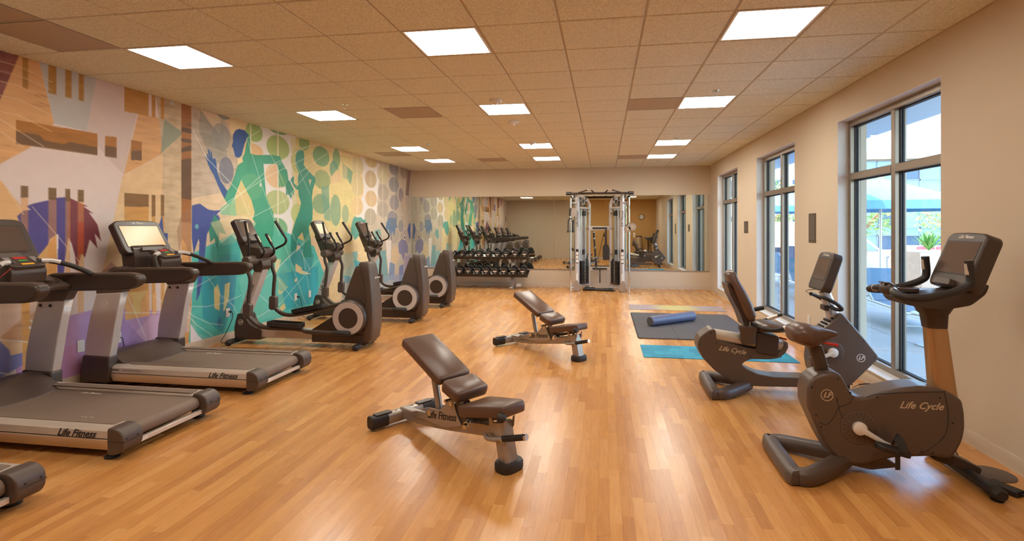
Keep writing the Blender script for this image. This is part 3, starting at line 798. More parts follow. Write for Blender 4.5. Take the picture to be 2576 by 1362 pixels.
    m = bpy.data.materials.new('mural_print'); m.use_nodes = True
    N = m.node_tree.nodes; Lk = m.node_tree.links; b = N['Principled BSDF']
    at = N.new('ShaderNodeAttribute'); at.attribute_name = 'print'
    Lk.new(at.outputs['Color'], b.inputs['Base Color'])
    b.inputs['Roughness'].default_value = 0.5; b.inputs['Specular IOR Level'].default_value = 0.35
    me.materials.append(m)
    o = obj('mural', me, wall_left)
    o['label'] = 'printed mural of runners, palms, circles and bars'
MURAL_GAIN = 1.0
make_mural()

w = MB(); w.box(XL, 2.85, YF, YF + .2, -.004, ZC + .12)
wall_far = struct(w.build('wall_far', M_WALL, smooth=0), 'beige end wall behind the mirrors')
w = MB(); w.box(XL, -.95, YB - .2, YB, -.004, ZC + .12)
struct(w.build('wall_back', M_WALL, smooth=0))
w = MB(); w.box(-.95, 2.85, YB - .2, YB, -.004, ZC + .12)
struct(w.build('wall_back', M_OCHRE, smooth=0))

w = MB()
ycuts = [YB] + [y for p in WINDOWS for y in p] + [YF]
for i in range(0, len(ycuts), 2):
    w.box(XR, 2.85, ycuts[i], ycuts[i + 1], -.004, ZC + .12)
for y0, y1 in WINDOWS:
    w.box(XR, 2.85, y0, y1, -.004, WZ0 - .012); w.box(XR, 2.85, y0, y1, WZ1, ZC + .12)
wall_right = struct(w.build('wall_right', M_WALL, smooth=0), 'beige window wall')
for y0, y1 in WINDOWS:                                  # painted white returns and sills
    rv = MB(); e = .004
    rv.box(XR + .001, 2.67, y0, y0 + e, WZ0, WZ1); rv.box(XR + .001, 2.67, y1 - e, y1, WZ0, WZ1); rv.box(XR + .001, 2.67, y0, y1, WZ1 - e, WZ1)
    rv.build('reveal', M_WALLWHITE, wall_right, smooth=0)
    sl = MB(); sl.prism([(XR - .012, WZ0 - .012), (2.68, WZ0 - .012), (2.68, WZ0 + .008), (XR - .012, WZ0 + .002)], y0 - .0, y1 + .0)
    sl.build('window_sill', M_WALLWHITE, wall_right, bevel=.003)

def window(n, y0, y1):
    f = MB(); fx0, fx1 = 2.665, 2.765; fw = .052
    f.box(fx0, fx1, y0 + .004, y0 + fw, WZ0, WZ1 - .004); f.box(fx0, fx1, y1 - fw, y1 - .004, WZ0, WZ1 - .004)
    f.box(fx0, fx1, y0 + fw, y1 - fw, WZ0, WZ0 + .06); f.box(fx0, fx1, y0 + fw, y1 - fw, WZ1 - .064, WZ1 - .004)
    root = struct(f.build('window_%d' % n, M_FRAME, bevel=.004), 'tall aluminium framed window of four panes')
    ym = (y0 + y1) / 2; zt = 2.085
    mu = MB(); mu.box(fx0, fx1, ym - .034, ym + .034, WZ0 + .06, WZ1 - .064); mu.build('mullion', M_FRAME, root, bevel=.004)
    tr = MB(); tr.box(fx0 - .004, fx1 + .004, y0 + fw, ym - .034, zt - .036, zt + .036); tr.box(fx0 - .004, fx1 + .004, ym + .034, y1 - fw, zt - .036, zt + .036)
    tr.build('transom', M_FRAME, root, bevel=.004)
    for a, b_ in ((y0 + fw, ym - .034), (ym + .034, y1 - fw)):
        for c, d in ((WZ0 + .06, zt - .036), (zt + .036, WZ1 - .064)):
            g = MB(); g.box(2.722, 2.728, a + .001, b_ - .001, c + .001, d - .001); p = g.build('pane', M_GLASS, root, smooth=0)
            k = MB(); s = .012
            for x0, x1 in ((2.706, 2.721), (2.729, 2.744)):
                k.box(x0, x1, a, a + s, c, d); k.box(x0, x1, b_ - s, b_, c, d); k.box(x0, x1, a + s, b_ - s, c, c + s); k.box(x0, x1, a + s, b_ - s, d - s, d)
            k.build('gasket', M_GASKET, p, smooth=0)
for i, (y0, y1) in enumerate(WINDOWS): window(i + 1, y0, y1)

# baseboards
bp = [(0, 0), (.012, 0), (.009, .012), (.007, .02), (.007, .096), (.004, .1), (0, .1)]
b_ = MB(); b_.prism([(XL + x, z) for x, z in bp], YB, YF, 'y'); struct(b_.build('baseboard_left', M_BASE))
b_ = MB(); b_.prism([(XR - x, z) for x, z in bp], YB, YF, 'y'); struct(b_.build('baseboard_right', M_BASE))
b_ = MB(); b_.prism([(YF - x, z) for x, z in bp], XL + .012, XR - .012, 'x'); struct(b_.build('baseboard_far', M_BASE))
b_ = MB(); b_.prism([(YB + x, z) for x, z in bp], XL + .012, XR - .012, 'x'); struct(b_.build('baseboard_back', M_BASE))

# ---------------------------------------------------------------- mirrors on the far wall
seams = [XL + .01, -3.80, -2.532, -1.262, 0.015, 1.289, 2.52]
mlab = ['leftmost wall mirror panel, next to the mural corner', 'mirror panel behind the left half of the dumbbell rack', 'mirror panel between the dumbbell rack end and the cable machine',
        'mirror panel behind the left tower of the cable machine', 'mirror panel behind the right tower of the cable machine', 'rightmost wall mirror panel, reflecting the windows']
for i in range(6):
    r = thing('wall_mirror', mlab[i], 'mirror', ((seams[i] + seams[i + 1]) / 2, YF - .016, .455), 0, 'frameless mirror panels on the end wall')
    hw = (seams[i + 1] - seams[i]) / 2 - .0015
    r.rotation_euler.x = -.0045                      # the sheets lean back a touch
    g = MB(); g.box(-hw, hw, 0, .006, 0, 1.86); g.build('mirror_glass', M_MIRROR, r, smooth=0)
    c = MB(); c.box(-hw, hw, -.004, .012, -.012, -.001); c.box(-hw, hw, -.004, -.0005, -.001, .008); c.build('bottom_channel', M_GREYMETAL, r, smooth=0)

# ---------------------------------------------------------------- ceiling: slab, grid, tiles
c = MB(); c.box(XL - .2, 2.85, YB - .2, YF + .2, ZC + .12, ZC + .3)
ceiling = struct(c.build('ceiling', M_WALL, smooth=0))
cols = [GX + T * i for i in range(-7, 5)]; rows = [GY + T * j for j in range(-6, 16)]
rows = [y for y in rows if YB + .03 < y < YF - .03]
for x in cols:
    g = MB(); g.box(x - .012, x + .012, YB, YF, ZC + .007, ZC + .011); g.box(x - .001, x + .001, YB, YF, ZC + .011, ZC + .05)
    g.build('grid_runner', M_GRID, ceiling, smooth=0)
for y in rows:
    g = MB(); g.box(XL, XR, y - .012, y + .012, ZC + .0065, ZC + .0105); g.build('grid_tee', M_GRID, ceiling, smooth=0)
g = MB()
g.box(XL, XL + .02, YB, YF, ZC + .006, ZC + .011); g.box(XR - .02, XR, YB, YF, ZC + .006, ZC + .011); g.box(XL, XR, YF - .02, YF, ZC + .006, ZC + .011); g.box(XL, XR, YB, YB + .02, ZC + .006, ZC + .011)
g.build('wall_angle', M_GRID, ceiling, smooth=0)
LIGHTS = [(i, j) for j in (-4, 0, 4, 9, 12) for i in (-6, -2, 2)]
VENTS = [(-4, 4), (1, 4), (-7, 10), (-4, 12), (1, 12), (-7, -1), (-7, -2)]
xe = [XL] + cols + [XR]; ye = [YB] + rows + [YF]
tiles_me = {}
for a in range(len(xe) - 1):
    for q in range(len(ye) - 1):
        ci = round((xe[a + 1] - GX) / T) - 1 if a < len(xe) - 2 else 4
        rj = round((ye[q] - GY) / T) if q > 0 else -99
        if (ci, rj) in LIGHTS or (ci, rj) in VENTS: continue
        sx, sy = xe[a + 1] - xe[a], ye[q + 1] - ye[q]
        key = (round(sx, 3), round(sy, 3))
        if key not in tiles_me:
            t = MB(); hx, hy = sx / 2 - .008, sy / 2 - .008
            t.add([(-hx + .004, -hy + .004, 0), (hx - .004, -hy + .004, 0), (hx - .004, hy - .004, 0), (-hx + .004, hy - .004, 0),
                   (-hx, -hy, .0065), (hx, -hy, .0065), (hx, hy, .0065), (-hx, hy, .0065), (-hx, -hy, .018), (hx, -hy, .018), (hx, hy, .018), (-hx, hy, .018)],
                  [(3, 2, 1, 0), (0, 1, 5, 4), (1, 2, 6, 5), (2, 3, 7, 6), (3, 0, 4, 7), (4, 5, 9, 8), (5, 6, 10, 9), (6, 7, 11, 10), (7, 4, 8, 11), (8, 9, 10, 11)])
            tm = t.mesh('ceiling_tile'); tm.materials.append(M_TILE); tiles_me[key] = tm
        o = obj('ceiling_tile', tiles_me[key], ceiling)
        o.location = ((xe[a] + xe[a + 1]) / 2, (ye[q] + ye[q + 1]) / 2, ZC + random.uniform(-.0008, .0008))

def tile_centre(i, j): return (GX + T * (i + .5), GY + T * (j + .5))
# troffers
def make_light(M_LAMP):
    r = thing('ceiling_light', '', 'light')
    h = T / 2 - .013; f = MB()
    for a in (0, 1):
        for s in (-1, 1):
            lo, hi = (s * h, s * (h - .016)) if s < 0 else (h - .016, h)
            if a == 0: f.box(min(lo, hi), max(lo, hi), -h, h, 0, .014)
            else: f.box(-h + .016, h - .016, min(lo, hi), max(lo, hi), 0, .014)
    f.build('frame', M_LAMPWHITE, r, smooth=0)
    hs = MB(); hs.box(-h, h, -h, h, .084, .088); hs.box(-h, -h + .003, -h, h, .0145, .084); hs.box(h - .003, h, -h, h, .0145, .084); hs.box(-h + .003, h - .003, -h, -h + .003, .0145, .084); hs.box(-h + .003, h - .003, h - .003, h, .0145, .084)
    hs.build('housing', M_LAMPWHITE, r, smooth=0)
    k = h - .018
    for s in (-1, 1):
        wg = MB(); pr = []
        for i in range(9):
            t = i / 8; pr.append((s * (k - (k - .12) * t), .016 + .052 * math.sin(t * PI / 2)))
        prof = pr + [(x, z + .002) for x, z in reversed(pr)]
        wg.prism(prof, -k, k, 'y'); wg.build('diffuser', M_LAMP, r)
    cl = MB(); pr = [(.115 * math.cos(PI * (1 - i / 10)), .062 - .036 * math.sin(PI * i / 10)) for i in range(11)]
    cl.prism(pr + [(.115, .07), (-.115, .07)], -k, k, 'y'); cl.build('lamp_basket', M_LAMP, r)
    return r
row_words = {-4: 'behind the camera, seen only in the mirror', 0: 'of the nearest row', 4: 'of the second row', 9: 'of the third row', 12: 'of the row nearest the mirrors'}
col_words = {-6: 'square ceiling light on the mural side', -2: 'square ceiling light in the middle column', 2: 'square ceiling light on the window side'}
protos = {}
for (i, j) in LIGHTS:
    zone = min(j, 4)
    if zone not in protos: r = protos[zone] = make_light({-4: M_LAMP_MID, 0: M_LAMP_DIM, 4: M_LAMP}[zone])
    else: r = copy_tree(protos[zone])
    r.location = (*tile_centre(i, j), ZC)
    tag(r, col_words[i] + ' ' + row_words[j], 'light', 'square recessed ceiling lights')
# perforated return panels
vlab = ['perforated vent panel beside the second row mural-side light', 'perforated vent panel beside the second row window-side light', 'perforated vent panel by the mural near the far corner',
        'perforated vent panel mid ceiling close to the mirrors', 'perforated vent panel beside the window-side light closest to mirrors', 'large perforated vent panel at upper left, whole in view', 'perforated vent panel at the extreme upper left, cut by the frame']
for (i, j), lb in zip(VENTS, vlab):
    r = thing('air_vent', lb, 'vent', (*tile_centre(i, j), ZC), 0, 'perforated ceiling vents')
    h = T / 2 - .013; p = MB(); p.box(-h + .012, h - .012, -h + .012, h - .012, .001, .006); p.build('perforated_plate', M_PERF, r, smooth=0)
    f = MB(); f.box(-h, -h + .012, -h, h, -.001, .012); f.box(h - .012, h, -h, h, -.001, .012); f.box(-h + .012, h - .012, -h, -h + .012, -.001, .012); f.box(-h + .012, h - .012, h - .012, h, -.001, .012)
    f.build('frame', M_GRID, r, smooth=0)
# sensors and sprinklers
for (x, y), lb in zip([(-1.256, 5.99), (-1.26, 7.26), (-1.258, 9.06)], ['white round ceiling sensor just before the second row middle light', 'white round ceiling sensor just past the second row middle light', 'white round ceiling sensor over the third row middle light']):
    r = thing('ceiling_sensor', lb, 'sensor', (x, y, ZC), 0, 'round ceiling sensors')
    b_ = MB(); b_.lathe([(.075, 0), (.075, -.02), (.068, -.034), (.03, -.036)], n=28); b_.build('base', M_WHITEPLASTIC, r)
    b_ = MB(); b_.lathe([(.028, -.0355), (.024, -.052), (.012, -.062), (0, -.064)], n=20); b_.build('lens', M_WHITEPLASTIC, r)
for (x, y), lb in zip([(-3.115, 5.937), (1.208, 5.965), (-3.114, 8.992), (1.193, 9.038), (-3.115, 12.065), (1.186, 12.139)],
        ['chrome sprinkler by the second row mural-side light', 'chrome sprinkler by the second row window-side light', 'chrome sprinkler by the third row mural-side light', 'chrome sprinkler by the third row window-side light', 'chrome sprinkler past the last mural-side light', 'chrome sprinkler past the last window-side light']):
    r = thing('sprinkler', lb, 'sprinkler', (x, y, ZC), 0, 'ceiling sprinklers')
    b_ = MB(); b_.lathe([(.04, 0), (.038, -.004), (.012, -.006), (.01, -.02)], n=20); b_.build('escutcheon', M_CHROME, r)
    b_ = MB(); b_.tube(crv([(-.008, 0, -.02), (-.016, 0, -.032), (0, 0, -.046)], 4), .0025, 6); b_.tube(crv([(.008, 0, -.02), (.016, 0, -.032), (0, 0, -.046)], 4), .0025, 6); b_.build('yoke', M_CHROME, r)
    b_ = MB(); b_.lathe([(.018, -.046), (.018, -.048)], n=16); b_.build('deflector', M_CHROME, r)
# ---------------------------------------------------------------- console shared by the cardio machines
def console(parent, bottom, top, width, thick, off, emissive=False, lower=0.16, name='console', words=True, ledge=True, face=1):
    """tilted display slab; bottom/top are (x, z) of its face, face = +1 looks to +x, -1 to -x"""
    bx, bz = bottom; tx, tz = top
    up = Vector((tx - bx, 0, tz - bz)); hgt = up.length; up.normalize()
    nrm = Vector((up.z, 0, -up.x)) if face > 0 else Vector((-up.z, 0, up.x))
    wdir = up.cross(nrm)                                   # reading direction along the face
    c = Vector(((bx + tx) / 2, 0, (bz + tz) / 2)) + Vector(off)
    M = Matrix((wdir, up, nrm)).transposed().to_4x4(); M.translation = c
    hw, hh = width / 2, hgt / 2
    prof = roundpoly([(-hw * .90, -hh), (hw * .90, -hh), (hw, -hh * .8), (hw * .97, hh * .85), (hw * .80, hh), (0, hh * 1.035), (-hw * .80, hh), (-hw * .97, hh * .85), (-hw, -hh * .8)], .045)
    b = MB(); b.prism(prof, -thick, 0, 'z', M)
    o = b.build(name, M_PLASTIC2, parent, bevel=.012, seg=3)
    sw, s0, s1 = hw * .80, -hh + hgt * lower, hh - hgt * .17
    f = MB(); f.prism(roundpoly([(-sw - .008, s0 - .008), (sw + .008, s0 - .008), (sw + .008, s1 + .008), (-sw - .008, s1 + .008)], .006), .0, .0012, 'z', M)
    f.build('bezel', M_BLACK, o)
    s = MB(); s.prism([(-sw, s0), (sw, s0), (sw, s1), (-sw, s1)], .0012, .002, 'z', M)
    s.build('screen', M_SCREEN_WARM if emissive else M_SCREEN, o, smooth=0)
    if words:
        lettering('Life Fitness', hgt * .085, M_WHITEPRINT, o, M @ Vector((0, hh - hgt * .075, .001)), wdir, up, .35, .0004)
    if ledge:
        l = MB(); l.prism(roundpoly([(-hw * .45, -hh * .97), (hw * .45, -hh * .97), (hw * .4, -hh * .74), (-hw * .4, -hh * .74)], .01), 0, .035, 'z', M)
        l.build('reading_ledge', M_PLASTIC, o, bevel=.008)
    return o

# ---------------------------------------------------------------- treadmills (face the mural)
TX = -4.0
def treadmill(yc, label, emissive=False, clip=False, cord=None):
    r = thing('treadmill', label, 'treadmill', (TX, yc, 0), 0, 'treadmills in a row facing the mural')
    b = MB(); b.box(-.95, .72, -.33, .33, .055, .10); b.build('deck_frame', M_BLACK, r, bevel=.006)
    # belt round its rear roller
    pr = [(-.62, .19), (.2, .19), (.80, .19)] + [(.80 + .048 * math.sin(a), .142 + .048 * math.cos(a)) for a in [PI * k / 8 for k in range(1, 8)]] + [(.80, .104), (-.62, .104)]
    b = MB(); b.prism(pr, -.275, .275); bl = b.build('belt', M_BELT, r)
    for s in (-1, 1):
        lettering('Life Fitness', .042, M_WHITEPRINT, bl, (.42 if s < 0 else -.1, s * .235, .1906), (1, 0, 0), (0, 1, 0), .4)
        sec = [(.285, .198), (.30, .213), (.37, .215), (.405, .209), (.428, .190), (.435, .146), (.429, .142), (.429, .138), (.434, .134), (.43, .110), (.418, .085), (.415, .078), (.40, .055), (.34, .052), (.285, .09)]
        b = MB(); b.prism([(s * y, z) for y, z in sec], -.72, .78, 'x'); rl = b.build('side_rail', M_RAIL, r)
        b = MB(); b.box(-.72, .78, s * .4285 - .0012, s * .4285 + .0012, .1375, .1425); b.build('groove', M_BLACK, rl, smooth=0)
        b = MB(); b.prism(roundpoly([(-.58, s * .29), (.765, s * .29), (.765, s * .372), (-.48, s * .372), (-.56, s * .34)], .02), .2135, .2185, 'z'); b.build('foot_strip', M_BELT, rl, bevel=.002)
        lettering('Life Fitness', .066, M_DARKPRINT, rl, (.54, s * .4345, .168), (-s, 0, 0), (0, s * -.12, 1), .4, .0008)
        if s < 0:
            lettering('FlexDeck', .022, M_DARKPRINT, rl, (-.60, -.4345, .176), (1, 0, 0), (0, .12, 1), 0, .0004)
            lettering('Shock Absorption System', .019, M_GREYKEY, rl, (-.42, -.4345, .175), (1, 0, 0), (0, .12, 1))
        cap = roundpoly([(.781, .217), (.85, .212), (.892, .185), (.905, .145), (.902, .09), (.872, .052), (.82, .036), (.781, .042)], .02)
        b = MB(); b.prism(cap, min(s * .285, s * .44), max(s * .285, s * .44)); ec = b.build('end_cap', M_PLASTIC, r, bevel=.01, seg=3)
        b = MB(); b.box(.786, .9065, min(s * .30, s * .441), max(s * .30, s * .441), .128, .1305); b.build('seam', M_BLACK, ec, smooth=0)
        for y in (.33, .41):
            b = MB(); b.cyl((.9035, s * y, .145), .006, -.004, .004, 'x', 10); b.build('screw_hole', M_BLACK, ec)
        b = MB(); b.prism([(.776, .19), (.81, .19), (.835, .15), (.835, .09), (.80, .055), (.776, .06)], min(s * .277, s * .284), max(s * .277, s * .284)); b.build('roller_bracket', M_BLACK, r)
        b = MB(); b.lathe([(.046, 0), (.046, .008), (.03, .013), (.013, .016), (.011, .055)], (.755, s * .375, 0), n=20); b.build('leveling_foot', M_BLACK, r)
        b = MB(); b.lathe([(.046, 0), (.046, .008), (.03, .013), (.013, .016), (.011, .06)], (-.86, s * .36, 0), n=16); b.build('leveling_foot', M_BLACK, r)
        # upright with dark foot and top bracket
        y0, y1 = (s * .372, s * .45)
        up = roundpoly([(-.925, .30), (-.645, .295), (-.615, .45), (-.585, .62), (-.555, .76), (-.515, .915), (-.79, .90), (-.84, .75), (-.88, .6), (-.91, .45)], .012, 2)
        b = MB(); b.prism(up, min(y0, y1), max(y0, y1)); u = b.build('upright', M_SILVER, r, bevel=.016, seg=3)
        if s < 0:
            emblem(M_WHITEPRINT, u, (-.70, -.4505, .80), (1, 0, 0), (0, 0, 1), .045)
        else:
            for x in (-.76, -.66):
                b = MB(); b.cyl((x, .3715, .865), .013, -.005, .002, 'y', 14); b.build('bolt', M_DKMETAL, u)
        b = MB(); b.prism(roundpoly([(-.955, .05), (-.66, .05), (-.64, .14), (-.64, .302), (-.935, .308), (-.95, .2)], .02), min(s * .355, s * .462), max(s * .355, s * .462)); b.build('upright_foot', M_PLASTIC2, r, bevel=.014, seg=3)
        b = MB(); b.prism(roundpoly([(-.80, .895), (-.512, .915), (-.47, .99), (-.36, 1.03), (-.78, 1.03)], .02), min(s * .366, s * .446), max(s * .366, s * .446)); b.build('arm_bracket', M_PLASTIC, r, bevel=.01)
        arm = roundpoly([(-.775, 1.035), (-.72, 1.10), (-.62, 1.145), (.14, 1.158), (.215, 1.14), (.235, 1.10), (.20, 1.05), (.12, 1.018), (-.30, 1.0), (-.77, .985)], .03)
        b = MB(); b.prism(arm, min(s * .335, s * .43), max(s * .335, s * .43)); b.build('arm', M_PLASTIC2, r, bevel=.022, seg=3)
        # curved grip from control pad down to the arm
        b = MB(); b.tube(crv([(-.44, s * .09, 1.268), (-.41, s * .17, 1.262), (-.34, s * .26, 1.225), (-.25, s * .33, 1.165), (-.22, s * .345, 1.14)], 5), .019, 12); g = b.build('grip', M_BLACK, r)
        b = MB(); b.tube(crv([(-.432, s * .115, 1.2675), (-.41, s * .17, 1.2645), (-.375, s * .22, 1.248)], 4), .0202, 12); b.build('pulse_sensor', M_SILVER, g)
        b = MB(); b.lathe([(.052, 1.035), (.055, 1.10), (.048, 1.10), (.045, 1.045), (0, 1.045)], (-.50, s * .245, 0), n=24); b.build('cup_holder', M_PLASTIC, r)
    # roller cross bar, motor hood, dash
    b = MB(); b.box(.832, .866, -.284, .284, .062, .094); cb = b.build('rear_crossbar', M_RAIL, r, bevel=.003)
    b = MB(); b.box(.8662, .867, -.265, -.215, .069, .087); b.build('sticker', M_WHITEPRINT, cb, smooth=0)
    rings = []
    for k in range(13):
        t = -1 + 2 * k / 12; y = t * .362; bow = (1 - t * t)
        sec = [(-1.02, .05), (-1.035, .14), (-1.02, .235), (-.95, .285), (-.85, .302), (-.74, .300), (-.66 + .02 * bow, .270), (-.58 + .055 * bow, .222), (-.50 + .08 * bow, .1955), (-.50 + .08 * bow, .18), (-.70, .06)]
        rings.append([(x, y, z) for x, z in sec])
    b = MB(); b.loft(rings); mc = b.build('motor_hood', M_PLASTIC, r, bevel=.006, smooth=50)
    b = MB(); b.box(-1.0362, -.64, -.365, .365, .168, .171); b.build('seam', M_BLACK, mc, smooth=0)
    b = MB(); b.prism(roundpoly([(-.78, 1.02), (-.42, 1.02), (-.40, 1.05), (-.52, 1.10), (-.72, 1.15), (-.79, 1.12)], .02), -.335, .335); b.build('dash', M_PLASTIC, r, bevel=.008)
    b = MB(); b.prism(roundpoly([(-.76, 1.12), (-.62, 1.10), (-.62, 1.22), (-.64, 1.32), (-.76, 1.42), (-.80, 1.40)], .015), -.20, .20); b.build('neck', M_PLASTIC2, r, bevel=.012)
    console(r, (-.635, 1.275), (-.815, 1.60), .56, .075, (0, 0, 0), emissive, lower=.2)
    # control pad
    rot = Matrix.Translation((-.45, 0, 1.262)) @ Matrix.Rotation(math.radians(28), 4, 'Y')
    b = MB(); b.prism(roundpoly([(-.075, -.14), (.06, -.125), (.075, -.10), (.075, .10), (.06, .125), (-.075, .14)], .02), -.03, .012, 'z', rot); pad = b.build('control_pad', M_PLASTIC2, r, bevel=.006)
    for nm, x0, x1, y0, y1, mm in [('stop_key', -.062, -.03, -.045, .045, M_RED), ('start_key', -.018, 0, -.03, .03, M_GREEN), ('safety_key', .035, .055, -.045, .045, M_YELLOW), ('speed_keys', -.06, .02, -.115, -.07, M_GREYKEY), ('incline_keys', -.06, .02, .07, .115, M_GREYKEY)]:
        b = MB(); b.box(x0, x1, y0, y1, .0121, .015, rot); b.build(nm, mm, pad, bevel=.001)
    b = MB(); b.prism(roundpoly([(-.52, 1.10), (-.40, 1.10), (-.385, 1.19), (-.41, 1.245), (-.50, 1.26)], .02), -.13, .13); b.build('pad_stem', M_PLASTIC2, r, bevel=.01)
    if clip:
        b = MB(); b.tube(crv([(-.40, -.10, 1.24), (-.37, -.28, 1.12), (-.37, -.46, 1.02), (-.37, -.47, .88), (-.37, -.47, .80)], 5), .0022, 6); cc = b.build('safety_cord', M_RED, r)
        b = MB(); b.tube([(-.37, -.47, .80), (-.38, -.47, .74), (-.35, -.47, .775)], .005, 6); b.build('clip', M_BLACK, cc)
    if cord:
        b = MB(); b.tube(crv(cord, 6), .004, 6); b.build('power_cord', M_BLACK, r)
    return r
treadmill(4.735, 'treadmill with a bright warm screen, nearest the elliptical trainers', emissive=True, cord=[(-1.02, .016, .375), (-.99, .016, .36), (-.98, .02, .25), (-.985, .0, .12), (-.96, 0, .06)])
treadmill(3.39, 'treadmill with a dark screen, second from the elliptical trainers', clip=True)
treadmill(2.04, 'nearest visible treadmill, only its rear corner at the left edge')
treadmill(0.69, 'treadmill beside the camera, seen only in the mirror')

# ---------------------------------------------------------------- elliptical trainers
def elliptical(yc, label, emissive=False):
    r = thing('elliptical_trainer', label, 'elliptical', (TX, yc, 0), 0, 'elliptical trainers facing the mural')
    b = MB(); b.box(-.52, .36, -.075, .075, .085, .20); b.build('base_rail', M_SILVER, r, bevel=.018, seg=3)
    fb = roundpoly([(-.80, .055), (-.81, .2), (-.79, .30), (-.76, .395), (-.655, .39), (-.63, .32), (-.585, .255), (-.50, .215), (-.43, .205), (-.43, .06)], .015, 3)
    b = MB(); b.prism(fb, -.10, .10); f = b.build('front_base', M_PLASTIC2, r, bevel=.018, seg=3)
    emblem(M_WHITEPRINT, f, (-.715, -.1008, .285), (1, 0, 0), (0, 0, 1), .036)
    col = [(-.757, .392), (-.66, .388), (-.56, .62), (-.42, .98), (-.54, .98), (-.62, .80)]
    b = MB(); b.prism(roundpoly(col, .02, 3), -.062, .062); cl = b.build('column', M_SILVER, r, bevel=.016, seg=3)
    lettering('Life Fitness', .075, M_DARKPRINT, cl, (-.628, -.0628, .62), (.36, 0, .93), (-.93, 0, .36), .3, .0006)
    for x, nm in ((-.785, 'front_stabilizer'), (.965, 'rear_stabilizer')):
        b = MB(); b.tube([(x, -.20, .045), (x, .20, .045)], .032, 14); st = b.build(nm, M_DKMETAL if x < 0 else M_CHROME, r)
        for s in (-1, 1):
            b = MB(); b.loft([ring((x, s * .165, .045), (.04, 0, 0), (0, 0, .034), 14), ring((x, s * .225, .043), (.044, 0, 0), (0, 0, .036), 14), ring((x, s * .265, .038), (.034, 0, 0), (0, 0, .028), 14), ring((x, s * .28, .034), (.012, 0, 0), (0, 0, .012), 14)]); b.build('end_cap', M_BLACK, st)
            b = MB(); b.lathe([(.022, 0), (.022, .006), (.008, .009), (.008, .03)], (x, s * .225, 0), n=12); b.build('leveling_foot', M_BLACK, st)
    b = MB(); b.box(.30, 1.08, -.115, .115, .06, .175); b.box(.90, 1.03, -.09, .09, .03, .062); b.build('rear_base', M_PLASTIC2, r, bevel=.01)
    b = MB(); b.prism(roundpoly([(.20, .16), (.62, .42), (.70, .42), (.70, .16)], .02), -.09, .09); b.build('rear_brace', M_PLASTIC2, r, bevel=.01)
    b = MB()
    rings = []
    for z, x0, x1, hw in [(.085, 1.0, 1.09, .125), (.12, .99, 1.125, .142), (.30, 1.03, 1.15, .152), (.55, 1.035, 1.15, .15), (.78, 1.02, 1.125, .14), (.98, .97, 1.10, .128), (1.06, .93, 1.085, .12), (1.088, .945, 1.065, .104)]:
        rings.append(ring(((x0 + x1) / 2, 0, z), ((x1 - x0) / 2, 0, 0), (0, hw, 0), 40, 6))
    b.loft(rings); tw = b.build('tower_rear_shell', M_PLASTIC, r, smooth=50)
    lettering('Life Fitness', .034, M_WHITEPRINT, tw, (1.1135, .06, .885), (0, 1, 0), (-.18, 0, .98), .35, .0004)
    rings = []
    for z, x0, x1, hw in [(.18, .74, 1.06, .112), (.60, .735, 1.06, .118), (.64, .745, 1.055, .118), (.85, .815, 1.05, .108), (.98, .865, 1.03, .10), (1.02, .88, 1.02, .096), (1.04, .90, 1.0, .085)]:
        rings.append(ring(((x0 + x1) / 2, 0, z), ((x1 - x0) / 2, 0, 0), (0, hw, 0), 40, 9))
    b = MB(); b.loft(rings); b.build('tower_front_shell', M_PLASTIC, r, smooth=50)
    for s in (-1, 1):
        b = MB(); b.lathe([(.222, s * .10), (.222, s * .195), (.214, s * .225), (.205, s * .232), (.0, s * .232)], (.86, 0, .40), 'y', 44); d = b.build('drive_drum', M_PLASTIC2, r)
        b = MB(); b.lathe([(.128, s * .2325), (.203, s * .2325), (.203, s * .2345), (.128, s * .2345)], (.86, 0, .40), 'y', 44, closed=True); b.build('disc_ring', M_SILVER, d)
        b = MB(); b.lathe([(.126, s * .2325), (.126, s * .234), (.0, s * .236)], (.86, 0, .40), 'y', 36); b.build('disc_cover', M_PLASTIC2, d)
    b = MB(); b.lathe([(0, -.285), (.05, -.283), (.064, -.265), (.066, -.2), (.066, .2), (.064, .27), (.05, .288), (0, .29)], (-.51, 0, 1.10), 'y', 28); b.build('pivot_barrel', M_PLASTIC, r)
    b = MB(); b.prism(roundpoly([(-.60, 1.10), (-.42, 1.10), (-.40, 1.02), (-.44, .945), (-.53, .945)], .02), -.09, .09); b.build('column_head', M_PLASTIC2, r, bevel=.012)
    b = MB(); b.prism(roundpoly([(-.64, 1.10), (-.43, 1.12), (-.40, 1.18), (-.42, 1.255), (-.56, 1.27), (-.66, 1.36), (-.74, 1.42), (-.76, 1.38)], .025), -.13, .13); b.build('console_base', M_PLASTIC2, r, bevel=.02, seg=3)
    b = MB(); b.lathe([(.05, 1.20), (.052, 1.268), (.044, 1.268), (.042, 1.21), (0, 1.21)], (-.47, .05, 0), n=20); b.build('cup_holder', M_BLACK, r)
    console(r, (-.61, 1.335), (-.765, 1.64), .345, .075, (0, 0, 0), emissive, lower=.28)
    for s in (-1, 1):
        y = s * .25; swing = -1 if s < 0 else 1
        k = (-.50, .47) if s < 0 else (-.485, .50)
        # arm tube from the pivot down to the knuckle
        b = MB(); b.tube(crv([(-.51, y, 1.09), (-.50, y, .98), (-.465, y, .87), (-.475, y, .74), (k[0], y, k[1] + .07)], 5), .024, 12); sa = b.build('swing_arm', M_PLASTIC2, r)
        b = MB(); b.prism(roundpoly([(k[0] - .05, k[1] - .10), (k[0] + .05, k[1] - .10), (k[0] + .055, k[1] + .09), (k[0] - .045, k[1] + .09)], .04, 5), y - .036, y + .036); b.build('knuckle', M_PLASTIC, r, bevel=.008)
